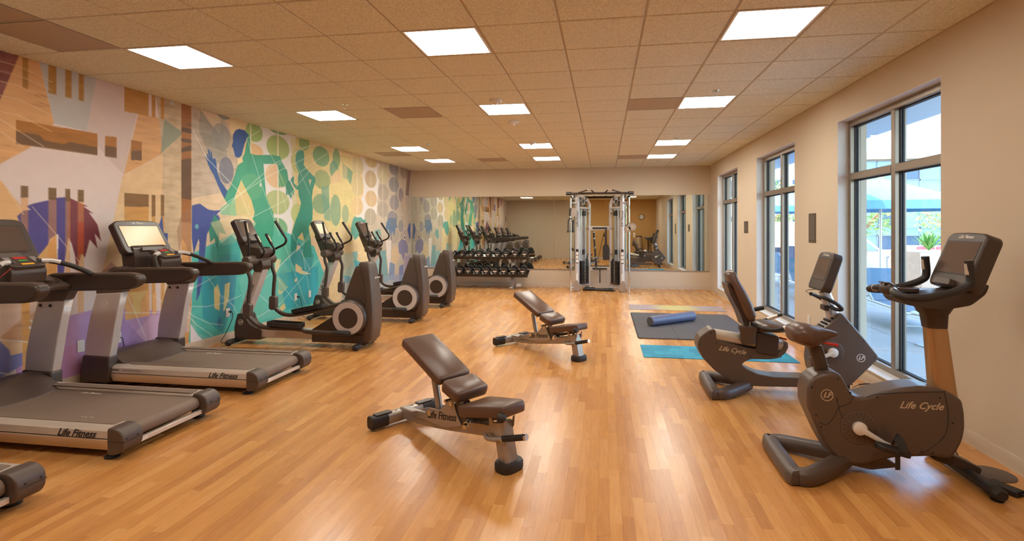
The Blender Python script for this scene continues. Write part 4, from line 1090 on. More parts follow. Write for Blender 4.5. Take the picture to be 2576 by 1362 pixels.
        if s < 0:
            up = [(-.50, y, 1.13), (-.487, y, 1.2), (-.485, y, 1.33), (-.497, y, 1.42), (-.537, y, 1.61)]
        else:
            up = [(-.52, y, 1.13), (-.48, y, 1.215), (-.42, y, 1.25), (-.32, y, 1.30), (-.293, y, 1.36), (-.325, y, 1.42), (-.455, y, 1.615)]
        b = MB(); b.tube(crv(up, 5), .015, 12); mh = b.build('moving_handle', M_DKMETAL, r)
        a, c = Vector(up[-2]), Vector(up[-1])
        b = MB(); b.tube([a, a.lerp(c, .5), c], [.018, .019, .02], 12); b.build('grip', M_BLACK, mh)
        if s < 0:
            b = MB(); b.tube([a.lerp(c, .2) + Vector((.012, 0, .003)), a.lerp(c, .85) + Vector((.012, 0, .003))], .011, 8); b.build('pulse_sensor', M_GOLDPRINT, mh)
        fx = [(-.44, s * .10, 1.13), (-.385, s * .105, 1.17), (-.372, s * .107, 1.225), (-.41, s * .108, 1.295), (-.495, s * .11, 1.44)]
        b = MB(); b.tube(crv(fx, 5), .014, 12); fh = b.build('fixed_handle', M_DKMETAL, r)
        a, c = Vector(fx[-2]), Vector(fx[-1])
        b = MB(); b.tube([a, c], [.018, .02], 12); b.build('grip', M_BLACK, fh)
        b = MB(); b.tube([a.lerp(c, .25) + Vector((.01, 0, .004)), a.lerp(c, .8) + Vector((.01, 0, .004))], .012, 8); b.build('pulse_sensor', M_GOLDPRINT, fh)
        # foot lever, pedal and roller sleeve
        yl = s * .262
        if s < 0:
            lev = [(k[0], yl, .41), (-.42, yl, .335), (-.33, yl, .275), (-.20, yl, .255), (.10, yl, .255), (.26, yl, .245), (.34, yl, .222), (.62, yl, .215), (.70, yl, .215)]
            tl = math.radians(2.2); pc = Vector((.05, yl, .295)); rend = Vector((.70, yl, .215)), Vector((.90, yl, .212))
        else:
            lev = [(k[0], yl, .44), (-.41, yl, .375), (-.32, yl, .335), (-.18, yl, .335), (.10, yl, .39), (.40, yl, .47), (.62, yl, .53)]
            tl = math.radians(-11); pc = Vector((.05, yl, .415)); rend = Vector((.62, yl, .53)), Vector((.86, yl, .60))
        b = MB(); b.tube(crv(lev, 5), .028, 12); fl_ = b.build('foot_lever', M_PLASTIC2, r)
        b = MB(); b.tube([rend[0] - (rend[1] - rend[0]) * .15, rend[0], rend[1] - (rend[1] - rend[0]) * .1, rend[1]], [.03, .036, .037, .026], 16); b.build('roller_sleeve', M_BLACK, fl_)
        Mp = Matrix.Translation(pc) @ Matrix.Rotation(tl, 4, 'Y')
        b = MB(); pf = roundpoly([(-.24, -.07), (.17, -.085), (.22, -.06), (.22, .06), (.17, .085), (-.24, .07)], .03)
        b.prism(pf, -.012, .006, 'z', Mp)
        n_ = len(pf); inner = [(x * .93, yy * .86) for x, yy in pf]
        b.add([Mp @ Vector((x, yy, .006)) for x, yy in pf] + [Mp @ Vector((x, yy, .042)) for x, yy in pf] + [Mp @ Vector((x, yy, .042)) for x, yy in inner] + [Mp @ Vector((x, yy, .006)) for x, yy in inner],
              [(i + a_ * n_, (i + 1) % n_ + a_ * n_, (i + 1) % n_ + (a_ + 1) * n_, i + (a_ + 1) * n_) for a_ in range(3) for i in range(n_)])
        b.build('pedal', M_BLACK, fl_)
    return r
E_Y = (6.29, 8.16, 9.74)
el = [elliptical(E_Y[0], 'elliptical trainer next to the treadmills, screen dark'), elliptical(E_Y[1], 'middle elliptical trainer, with a bright warm screen', True), elliptical(E_Y[2], 'elliptical trainer closest to the dumbbell rack')]
for e, pts in ((el[0], [(-1.02, .07, .385), (-.975, .075, .375), (-.955, .05, .30), (-.97, -.05, .12), (-.98, -.13, .03), (-.9, -.17, .02), (-.82, -.12, .06)]), (el[1], [(-1.02, -.21, .375), (-.97, -.2, .36), (-.95, -.18, .2), (-.96, -.12, .03), (-.82, -.1, .06)])):
    b = MB(); b.tube(crv(pts, 6), .0045, 6); b.tube([Vector(pts[0]), Vector(pts[0]) + Vector((.04, 0, 0))], .012, 8); b.build('power_cord', M_BLACK, e)

# ---------------------------------------------------------------- upright exercise bike
def q(pts, f, dx):            # side-profile points, brought from the near-side plane to the machine's own plane
    return [(x * f - dx, 1.54 - (1.54 - z) * f) for x, z in pts]
def upright_bike():
    dx = 1.68; f = .986; W = .095
    r = thing('upright_bike', 'upright exercise bike with big console, nearest the camera', 'exercise bike', (dx, 3.60, 0))
    sh = q([(1.298, .565), (1.34, .60), (1.403, .617), (1.452, .618), (1.478, .60), (1.545, .475), (1.60, .468), (1.706, .506), (1.825, .538), (1.942, .556), (2.024, .541), (2.10, .52), (2.158, .48), (2.172, .40), (2.175, .311), (2.162, .234), (2.127, .155), (2.093, .114), (2.0, .125), (1.90, .115), (1.80, .105), (1.70, .08), (1.62, .045), (1.55, .04), (1.47, .055), (1.41, .11), (1.36, .20), (1.31, .315), (1.275, .40), (1.276, .50)], f, dx)
    b = MB(); b.prism(roundpoly(sh, .02, 2), -W, W); s = b.build('shroud', M_SHROUD, r, bevel=.028, seg=4, smooth=45)
    P1 = lambda x, z: q([(x, z)], f, dx)[0]
    # raised seams on both sides, gear cover, badge, name
    cx, cz = P1(1.571, .283)
    for sg in (-1, 1):
        y = sg * (W + .0005)
        for path in ([(1.445, .46), (1.47, .36), (1.50, .30)], [(1.545, .475), (1.52, .43), (1.46, .40), (1.43, .34), (1.39, .29), (1.345, .30)], [(2.055, .535), (2.075, .40), (2.06, .27), (1.98, .18), (1.91, .13)], [(1.62, .475), (1.70, .50), (2.05, .53)]):
            pts = [(P1(x, z)[0], y, P1(x, z)[1]) for x, z in path]
            b = MB(); b.tube(crv(pts, 5), .0022, 6); b.build('seam', M_BLACK, s)
        b = MB(); b.lathe([(.103, W - .004), (.103, W + .004), (.098, W + .006), (.03, W + .006)], (cx, 0, cz), 'y', 40)
        if sg < 0: b.v = [(x, -y_, z) for x, y_, z in b.v]
        gc = b.build('gear_cover', M_SHROUD, s)
        b = MB()
        for rr, n in ((.062, 16), (.074, 20), (.087, 24)):
            for k in range(n):
                a = 2 * PI * (k + .5 * (rr > .07)) / n
                b.cyl((cx + rr * math.cos(a), sg * (W + .0062), cz + rr * math.sin(a)), .0032, -.0006, .0006, 'y', 6)
        b.build('vent_holes', M_BLACK, gc, smooth=0)['kind'] = 'stuff'
        ex = (-sg, 0, 0)
        lettering('Life Cycle', .060, M_GOLDPRINT, s, (P1(1.925, .435)[0], sg * (W + .001), P1(1.925, .435)[1]), ex, (0, 0, 1), .45, .001)
        emblem(M_GOLDPRINT, s, (P1(1.39, .475)[0], sg * (W + .001), P1(1.39, .475)[1]), ex, (0, 0, 1), .037)
        for x, z in ((1.30, .52), (1.455, .58), (1.525, .495), (1.325, .345), (1.355, .27), (1.68, .475), (2.03, .49), (2.1, .34), (1.93, .155), (1.99, .15), (1.48, .09)):
            p = P1(x, z); b = MB(); b.cyl((p[0], sg * W, p[1]), .0065, -.002, .001, 'y', 10); b.build('screw', M_BLACK, s)
        # crank and pedal
        ang = math.radians(-30) if sg < 0 else math.radians(150)
        b = MB(); b.lathe([(.038, W + .006), (.040, W + .03), (.032, W + .036), (0, W + .037)], (cx, 0, cz), 'y', 28)
        if sg < 0: b.v = [(x, -y_, z) for x, y_, z in b.v]
        hub = b.build('crank_hub', M_WHITEPLASTIC, r)
        dv = Vector((math.cos(ang), 0, math.sin(ang)))
        b = MB(); c0 = Vector((cx, sg * (W + .028), cz))
        b.loft([ring(c0 + dv * t, (0, .011, 0), dv.cross(Vector((0, 1, 0))) * w_, 12, 3) for t, w_ in ((0, .022), (.06, .016), (.15, .013), (.185, .016))]); b.build('crank_arm', M_WHITEPLASTIC, hub)
        pe = c0 + dv * .175 + Vector((0, sg * .065, 0))
        b = MB()
        pf = roundpoly([(-.085, -.045), (.075, -.048), (.10, 0), (.075, .048), (-.085, .045), (-.10, 0)], .025)
        Mp = Matrix.Translation(pe) @ Matrix.Rotation(math.radians(14), 4, 'Y')
        b.prism(pf, -.018, .012, 'z', Mp); pd = b.build('pedal', M_BLACK, hub, bevel=.006)
        b = MB(); ar = [Mp @ Vector((.01 + .012 * math.cos(a * 2), .052 * math.cos(a), .012 + .062 * math.sin(a))) for a in [PI * k / 10 for k in range(11)]]
        b.tube(ar, 1.0, sec=[(-.024, -.0015), (.024, -.0015), (.024, .0015), (-.024, .0015)], up=(0, 0, 1)); b.build('pedal_strap', M_BLACK, pd)
        b = MB(); b.box(pe.x - .014, pe.x + .012, pe.y + sg * .046, pe.y + sg * .050, pe.z - .10, pe.z + .01); b.build('strap_tail', M_BLACK, pd)
    # seat post and saddle
    a, c = P1(1.352, .77), P1(1.405, .585)
    b = MB(); b.loft([ring((x, 0, z), (.042, 0, 0), (0, .03, 0), 16, 3) for x, z in (a, ((a[0] + c[0]) / 2, (a[1] + c[1]) / 2), (c[0] + .008, c[1] - .06))]); b.build('seat_post', M_PLASTIC2, r)
    S = [(1.19, .845, .055, .02), (1.205, .845, .10, .05), (1.25, .845, .125, .068), (1.31, .832, .115, .074), (1.36, .828, .078, .062), (1.41, .838, .05, .04), (1.455, .845, .036, .022), (1.482, .844, .024, .013)]
    b = MB(); b.loft([ring((P1(x, z)[0], 0, P1(x, z)[1]), (0, hw, 0), (0, 0, hh), 20, 2.4) for x, z, hw, hh in S]); b.build('saddle', M_VINYL, r, smooth=60)
    b = MB(); p = P1(1.40, .795); b.tube(crv([(p[0] - .03, -.02, p[1]), (p[0] + .02, -.05, p[1] - .004), (p[0] + .07, -.055, p[1] - .012)], 4), [.006] * 4 + [.009] * 5, 10); b.build('height_lever', M_RED, r)
    # mast, head, console, handlebar
    m0, m1 = P1(2.10, .50), P1(2.055, .93)
    b = MB(); b.loft([ring((m0[0], 0, m0[1] - .02), (.068, 0, 0), (0, .052, 0), 24, 4), ring((m1[0], 0, m1[1]), (.056, 0, 0), (0, .046, 0), 24, 4)]); b.build('mast', M_MAST, r, smooth=50)
    h = [(2.055, .905, .058, .05), (2.05, .99, .066, .056), (2.045, 1.0, .075, .065), (2.05, 1.06, .10, .085), (2.06, 1.10, .13, .10)]
    b = MB(); b.loft([ring((P1(x, z)[0], 0, P1(x, z)[1]), (a_, 0, 0), (0, b2, 0), 24, 4) for x, z, a_, b2 in h]); b.build('mast_collar', M_PLASTIC2, r, smooth=50)
    hd = q([(1.80, 1.10), (1.83, 1.06), (1.93, 1.04), (2.06, 1.03), (2.20, 1.06), (2.28, 1.13), (2.30, 1.19), (2.22, 1.18), (2.12, 1.14), (1.95, 1.12)], f, dx)
    b = MB(); b.prism(roundpoly(hd, .02, 3), -.10, .10); b.build('handlebar_tray', M_PLASTIC2, r, bevel=.02, seg=3)
    console(r, P1(2.115, 1.165), P1(2.245, 1.50), .365, .095, (0, 0, 0), False, lower=.26, face=-1)
    for sg in (-1, 1):
        pts = [(1.79, 0.05, 1.145), (1.765, .12, 1.135), (1.765, .175, 1.122), (1.80, .205, 1.115), (1.88, .215, 1.115), (2.00, .215, 1.142), (2.09, .212, 1.178), (2.125, .21, 1.22), (2.118, .208, 1.34)]
        pts = [(P1(x, z)[0], sg * y, P1(x, z)[1]) for x, y, z in pts]
        b = MB(); b.tube(crv(pts, 6), .0225, 14); hb = b.build('handlebar', M_BLACK, r)
        a_, c_ = Vector(pts[-2]), Vector(pts[-1])
        b = MB(); b.tube([a_.lerp(c_, .3) + Vector((-.009, 0, 0)), a_.lerp(c_, .85) + Vector((-.009, 0, 0))], .0155, 10); b.build('pulse_sensor', M_RAIL, hb)
        b = MB(); b.tube([Vector(pts[0]).lerp(Vector(pts[1]), .5), Vector(pts[1])], .0232, 12); b.build('pulse_band', M_SILVER, hb)
    p = P1(1.785, 1.145)
    b = MB(); b.ball((p[0], 0, p[1]), .042, .07, .042); b.build('handlebar_hub', M_PLASTIC2, r)
    for s_ in (-1, 1):
        b = MB(); b.lathe([(.018, .0), (.018, .006), (.012, .008)], (p[0] - .02, s_ * .024, p[1] + .034), n=16); b.build('thumb_button', M_PLASTIC, r)
    p = P1(1.93, 1.125)
    b = MB(); b.lathe([(.055, 0), (.058, .02), (.048, .022), (.045, .004), (0, .004)], (p[0], .05, p[1]), n=22); b.build('tray_cup', M_PLASTIC, r)
    # stabilisers
    loop = [(-.535, -.255, .045), (-.555, -.23, .045), (-.545, .22, .045), (-.52, .25, .045), (-.45, .235, .05), (-.20, .05, .075), (-.19, 0, .08), (-.20, -.05, .075), (-.45, -.245, .05)]
    b = MB(); b.tube(crv(loop, 5, closed=True), 1.0, closed=True, sec=[(-.042, -.038), (.042, -.038), (.05, -.02), (.045, .03), (.028, .044), (-.028, .044), (-.045, .03), (-.05, -.02)], up=(0, 0, 1)); b.build('rear_stabilizer', M_PLASTIC, r, smooth=50)
    b = MB(); b.prism(roundpoly([(-.25, .07), (-.05, .03), (.12, .06), (.0, .13), (-.2, .13)], .02), -.07, .07); b.build('rear_joint', M_PLASTIC, r, bevel=.02)
    b = MB(); b.prism(roundpoly([(.30, .115), (.42, .075), (.56, .03), (.58, .075), (.45, .135), (.36, .16)], .02), -.055, .055); b.build('front_boom', M_PLASTIC2, r, bevel=.015)
    b = MB(); b.loft([ring((.50, y, .043), (w_, 0, 0), (0, 0, h_), 16) for y, w_, h_ in ((-.33, .03, .026), (-.31, .042, .036), (-.24, .04, .036), (-.2, .032, .032), (.2, .032, .032), (.24, .04, .036), (.31, .042, .036), (.33, .03, .026))]); b.build('front_stabilizer', M_BLACK, r, smooth=60)
    for y in (-.29, .29):
        b = MB(); b.lathe([(.03, 0), (.03, .008), (.01, .01), (.01, .03)], (.50, y, 0), n=14); b.build('leveling_foot', M_BLACK, r)
    return r
ub = upright_bike()
ad = thing('power_adapter', 'black power adapter with coiled cords on the floor beside upright bike', 'power adapter', (2.31, 3.42, 0), math.radians(-62))
b = MB(); b.box(-.10, .06, -.035, .035, 0, .035); b.build('brick', M_BLACK, ad, bevel=.006)
b = MB()
for k in range(5):
    rr = .10 - k * .006
    b.tube([(.16 + rr * 1.1 * math.cos(t), .06 + rr * .55 * math.sin(t), .008 + k * .008 + .006 * math.sin(3 * t)) for t in [2 * PI * i / 28 for i in range(28)]], .005, 6, closed=True)
b.tube(crv([(.06, 0, .02), (.10, .02, .02), (.14, .03, .012)], 5), .005, 6)
b.tube(crv([(-.10, 0, .02), (-.2, .04, .012), (-.30, .10, .04), (-.36, .12, .10)], 5), .004, 6)
b.build('coiled_cord', M_BLACK, ad)
b = MB(); b.box(.255, .275, .03, .045, .012, .02); b.box(.10, .12, .10, .115, .02, .028); b.build('cord_tag', M_WHITEPRINT, ad, smooth=0)
b = MB(); b.lathe([(0, 0), (.115, 0), (.115, .004), (.09, .012), (0, .014)], n=32)
tag(b.build('floor_cord_cover', M_PLASTIC, None), 'flat round dark cord cover on floor behind the bike cords', 'cord cover').location = (2.385, 3.66, 0)

# ---------------------------------------------------------------- recumbent exercise bike
def recumbent_bike():
    dx = 1.66; f = .981; W = .10
    r = thing('recumbent_bike', 'recumbent exercise bike with tall padded backrest, behind the upright bike', 'exercise bike', (dx, 5.16, 0))
    P1 = lambda x, z: q([(x, z)], f, dx)[0]
    rear = q([(.880, .44), (.90, .49), (.943, .53), (.99, .562), (1.028, .57), (1.045, .55), (1.05, .462), (1.37, .395), (1.583, .362), (1.64, .40), (1.66, .465), (1.684, .47), (1.688, .42), (1.66, .36), (1.60, .315), (1.52, .30), (1.36, .297), (1.31, .275), (1.275, .243), (1.33, .20), (1.42, .16), (1.56, .138), (1.90, .142), (1.90, .058), (1.46, .045), (1.31, .045), (1.18, .08), (1.03, .182), (.924, .292), (.878, .39)], f, dx)
    b = MB(); b.prism(roundpoly(rear, .015, 2), -W, W); s = b.build('rear_shroud', M_SHROUD, r, bevel=.022, seg=3, smooth=45)
    for sg in (-1, 1):
        lettering('Life Cycle', .060, M_GOLDPRINT, s, (P1(1.19, .375)[0], sg * (W + .001), P1(1.19, .375)[1]), (-sg, 0, .14 * sg), (0.14, 0, 1), .45, .001)
        for x, z in ((.90, .42), (1.05, .44), (1.35, .32), (1.62, .33), (1.0, .53)):
            p = P1(x, z); b = MB(); b.cyl((p[0], sg * W, p[1]), .0065, -.002, .001, 'y', 10); b.build('screw', M_BLACK, s)
    p0, p1 = P1(1.04, .50), P1(1.67, .405)
    d = Vector((p1[0] - p0[0], 0, p1[1] - p0[1]))
    b = MB(); up = Vector((-d.z, 0, d.x)).normalized()
    b.loft([ring(Vector((p0[0], 0, p0[1])) + d * t, (0, .082, 0), up * .052, 28, 3) for t in (0, .97, .985, 1.0)]); b.build('seat_rail', M_RAIL, r, smooth=50)
    c0 = Vector((p0[0], 0, p0[1])) - up * .055
    b = MB(); b.loft([ring(c0 + d * t, (0, .088, 0), up * .012, 12, 5) for t in (.05, .95)]); b.build('rail_track', M_DKMETAL, r)
    # seat carriage, bottle holder, seat
    cz = P1(1.47, .43)
    b = MB(); b.prism(roundpoly(q([(1.40, .365), (1.59, .335), (1.605, .52), (1.40, .555)], f, dx), .02), -.115, .115); b.build('seat_carriage', M_PLASTIC2, r, bevel=.012)
    bx, bz = P1(1.325, .52)
    b = MB(); b.loft([ring((bx, -.125, bz + z), (w_, 0, 0), (0, w_ * .62, 0), 24, 2.6) for z, w_ in ((-.075, .052), (-.05, .066), (.045, .072), (.055, .082), (.088, .084))]); bh = b.build('bottle_holder', M_PLASTIC, r, smooth=50)
    S = [(1.405, .585, .11, .03), (1.43, .592, .17, .045), (1.50, .60, .19, .046), (1.58, .594, .185, .044), (1.66, .588, .15, .034), (1.70, .585, .10, .022)]
    b = MB(); b.loft([ring((P1(x, z)[0], 0, P1(x, z)[1]), (0, hw, 0), (0, 0, hh), 24, 2.6) for x, z, hw, hh in S]); b.build('seat', M_VINYL, r, smooth=60)
    B = [(1.365, .66, .155, .030), (1.352, .70, .18, .052), (1.315, .80, .185, .058), (1.26, .92, .165, .054), (1.215, 1.02, .135, .046), (1.19, 1.09, .115, .042), (1.186, 1.112, .09, .024)]
    b = MB(); n_ = Vector((.91, 0, .41))
    b.loft([ring((P1(x, z)[0], 0, P1(x, z)[1]), (0, hw, 0), n_ * hh, 28, 3.2) for x, z, hw, hh in B]); b.build('backrest', M_VINYL, r, smooth=60)
    b = MB(); b.prism(roundpoly(q([(1.30, .60), (1.335, .60), (1.345, .64), (1.24, .86), (1.165, 1.0), (1.14, 1.0), (1.17, .9), (1.26, .72)], f, dx), .01), -.12, .12); b.build('back_shell', M_PLASTIC2, r, bevel=.01)
    for y in (-.05, .05):
        b = MB(); b.tube(crv([(P1(1.40, .56)[0], y, P1(1.4, .56)[1]), (P1(1.345, .60)[0], y, P1(1.345, .60)[1]), (P1(1.30, .70)[0], y, P1(1.30, .70)[1]), (P1(1.27, .78)[0], y, P1(1.27, .78)[1])], 4), .014, 12)
        b.build('back_post', M_CHROME, r)
    for sg in (-1, 1):
        pts = [(1.36, .60 + .03, .10), (1.44, .585 + .02, .20), (1.52, .58 + .02, .225), (1.60, .60 + .02, .23), (1.735, .65 + .02, .232)]
        pts = [(P1(x, z)[0], sg * y, P1(x, z)[1]) for x, z, y in pts]
        b = MB(); b.tube(crv(pts, 5), .015, 12); h = b.build('side_handle', M_BLACK, r)
        b = MB(); b.tube([Vector(pts[3]), Vector(pts[3]).lerp(Vector(pts[4]), .7)], .0185, 12); b.build('pulse_sensor', M_RAIL, h)
        if sg < 0: continue
        pts = [(1.33, .70), (1.40, .70), (1.56, .735)]
        b = MB(); b.tube([(P1(x, z)[0], sg * .215, P1(x, z)[1]) for x, z in pts], [.018, .02, .022], 12); b.build('armrest', M_BLACK, r)
    b = MB(); p = P1(1.62, .50); b.tube([(p[0], -.06, p[1]), (p[0] + .05, -.10, p[1] - .008)], .008, 8); b.build('seat_lever', M_RED, r)
    # front shroud
    fs = q([(1.985, .595), (2.06, .66), (2.135, .742), (2.16, .74), (2.22, .665), (2.34, .52), (2.45, .375), (2.452, .34), (2.33, .205), (2.215, .082), (2.08, .085), (1.95, .15), (1.90, .20), (1.885, .30), (1.90, .45)], f, dx)
    b = MB(); b.prism(roundpoly(fs, .02, 2), -W * .95, W * .95); s2 = b.build('front_shroud', M_SHROUD, r, bevel=.025, seg=3, smooth=45)
    p0, p1 = P1(1.985, .60), P1(2.11, .735)
    b = MB()
    for k in range(4):
        t = .12 + k * .2; b.box(p0[0] + (p1[0] - p0[0]) * t - .002, p0[0] + (p1[0] - p0[0]) * t + .014, -.06, .06, p0[1] + (p1[1] - p0[1]) * t - .012, p0[1] + (p1[1] - p0[1]) * t + .004)
    b.build('vent_louver', M_BLACK, s2)
    cx, cz = P1(2.063, .389)
    for sg in (-1, 1):
        Wf = W * .95; y = sg * Wf
        b = MB(); b.lathe([(.098, Wf - .004), (.098, Wf + .004), (.092, Wf + .006), (.03, Wf + .006)], (cx, 0, cz), 'y', 40)
        if sg < 0: b.v = [(x, -y_, z) for x, y_, z in b.v]
        gc = b.build('gear_cover', M_SHROUD, s2)
        b = MB()
        for rr, n in ((.058, 16), (.07, 20), (.082, 24)):
            for k in range(n):
                a = 2 * PI * (k + .5 * (rr > .065)) / n
                b.cyl((cx + rr * math.cos(a), sg * (Wf + .0062), cz + rr * math.sin(a)), .003, -.0006, .0006, 'y', 6)
        b.build('vent_holes', M_BLACK, gc, smooth=0)['kind'] = 'stuff'
        emblem(M_WHITEPRINT, s2, (P1(2.305, .345)[0], sg * (Wf + .001), P1(2.305, .345)[1]), (-sg, 0, 0), (0, 0, 1), .036)
        for x, z in ((2.20, .66), (2.34, .50), (2.24, .10), (2.43, .35)):
            p = P1(x, z); b = MB(); b.cyl((p[0] - .01, sg * Wf, p[1]), .006, -.002, .001, 'y', 10); b.build('screw', M_BLACK, s2)
        ang = math.radians(205) if sg < 0 else math.radians(25)
        b = MB(); b.lathe([(.040, Wf + .006), (.042, Wf + .028), (.034, Wf + .034), (0, Wf + .035)], (cx, 0, cz), 'y', 28)
        if sg < 0: b.v = [(x, -y_, z) for x, y_, z in b.v]
        hub = b.build('crank_hub', M_WHITEPLASTIC, r)
        dv = Vector((math.cos(ang), 0, math.sin(ang))); c0 = Vector((cx, sg * (Wf + .026), cz))
        b = MB(); b.loft([ring(c0 + dv * t, (0, .011, 0), dv.cross(Vector((0, 1, 0))) * w_, 12, 3) for t, w_ in ((0, .022), (.06, .016), (.14, .013), (.17, .016))]); b.build('crank_arm', M_WHITEPLASTIC, hub)
        pe = c0 + dv * .165 + Vector((0, sg * .06, 0))
        Mp = Matrix.Translation(pe) @ Matrix.Rotation(math.radians(20), 4, 'Y')
        b = MB(); b.prism(roundpoly([(-.08, -.045), (.08, -.045), (.08, .045), (-.08, .045)], .02), -.014, .012, 'z', Mp); b.build('pedal', M_PLASTIC, hub, bevel=.005)
    # mast, console, handle loops
    b = MB(); a_, c_ = P1(2.115, .69), P1(2.035, .935)
    b.loft([ring((a_[0], 0, a_[1]), (.05, 0, .02), (0, .045, 0), 20, 3), ring((c_[0], 0, c_[1]), (.042, 0, .014), (0, .04, 0), 20, 3)]); b.build('mast', M_SILVER, r, smooth=50)
    console(r, P1(1.945, .955), P1(2.06, 1.30), .335, .085, (0, 0, 0), False, lower=.28, face=-1, ledge=False)
    for sg in (-1, 1):
        pts = [(2.08, .80, .03), (2.075, .79, .09), (2.10, .785, .14), (2.12, .80, .155), (2.06, .85, .16), (1.98, .89, .14), (1.955, .895, .10)]
        pts = [(P1(x, z)[0], sg * y, P1(x, z)[1]) for x, z, y in pts]
        b = MB(); b.tube(crv(pts, 5), .0165, 12); b.build('handle', M_BLACK, r)
    p = P1(2.06, .79); b = MB(); b.box(p[0] - .045, p[0] + .0, -.05, .05, p[1] - .03, p[1] + .02); b.build('handle_clamp', M_PLASTIC2, r, bevel=.008)
    b = MB(); p = P1(2.0, .95); b.tube(crv([(p[0], .04, p[1]), (p[0] - .10, .05, p[1] - .015), (p[0] - .11, -.02, p[1] - .03), (p[0] - .02, -.06, p[1] - .06), (p[0] + .06, -.06, p[1] - .12), (p[0] + .07, -.05, p[1] - .22)], 5), .0028, 6); b.build('headset_cord', M_BLACK, r)
    loop = [(-.665, -.285, .045), (-.685, -.26, .045), (-.675, .25, .045), (-.65, .275, .045), (-.58, .25, .05), (-.36, .06, .07), (-.35, 0, .075), (-.36, -.06, .07), (-.58, -.26, .05)]
    b = MB(); b.tube(crv(loop, 5, closed=True), 1.0, closed=True, sec=[(-.042, -.038), (.042, -.038), (.05, -.02), (.045, .03), (.028, .044), (-.028, .044), (-.045, .03), (-.05, -.02)], up=(0, 0, 1)); b.build('rear_stabilizer', M_PLASTIC, r, smooth=50)
    b = MB(); b.loft([ring((.50, y, .04), (w_, 0, 0), (0, 0, h_), 16) for y, w_, h_ in ((-.28, .02, .02), (-.27, .036, .034), (-.2, .032, .032), (.2, .032, .032), (.27, .036, .034), (.28, .02, .02))]); b.build('front_stabilizer', M_BLACK, r, smooth=60)
    b = MB(); b.box(.46, .54, -.04, .04, .06, .13); b.build('front_leg', M_PLASTIC2, r, bevel=.01)
    b = MB(); b.tube(crv([(.60, -.05, .12), (.68, -.09, .14), (.76, -.14, .11), (.74, -.2, .02), (.66, -.24, .01)], 6), .0035, 6); b.build('power_cord', M_BLACK, r)
    return r
recumbent_bike()
# ---------------------------------------------------------------- adjustable benches
def slab(b, p0, p1, thick, w0, w1=None, n=10):
    """padded cushion whose top runs from p0 to p1 (x, z)"""
    w1 = w0 if w1 is None else w1
    a, c = Vector((p0[0], 0, p0[1])), Vector((p1[0], 0, p1[1]))
    d = c - a; L_ = d.length; u = d / L_; nn = Vector((-u.z, 0, u.x))
    prof = roundpoly([(0, -w0), (L_, -w1), (L_, w1), (0, w0)], .035, 5)
    m = len(prof)
    cen = Vector((L_ / 2, 0)); rings = []
    for h, k in ((-thick, .90), (-thick * .92, .97), (-thick * .6, 1.0), (-thick * .3, 1.0), (-thick * .1, .975), (0, .90)):
        ins = (1 - k) * .13
        ring_ = []
        for x, y in prof:
            v = Vector((x - cen.x, y)); l = v.length; s = max(0, (l - ins) / l)
            ring_.append(a + u * (cen.x + v.x * s) + Vector((0, 1, 0)) * (v.y * s) + nn * h)
        rings.append(ring_)
    return b.loft(rings)
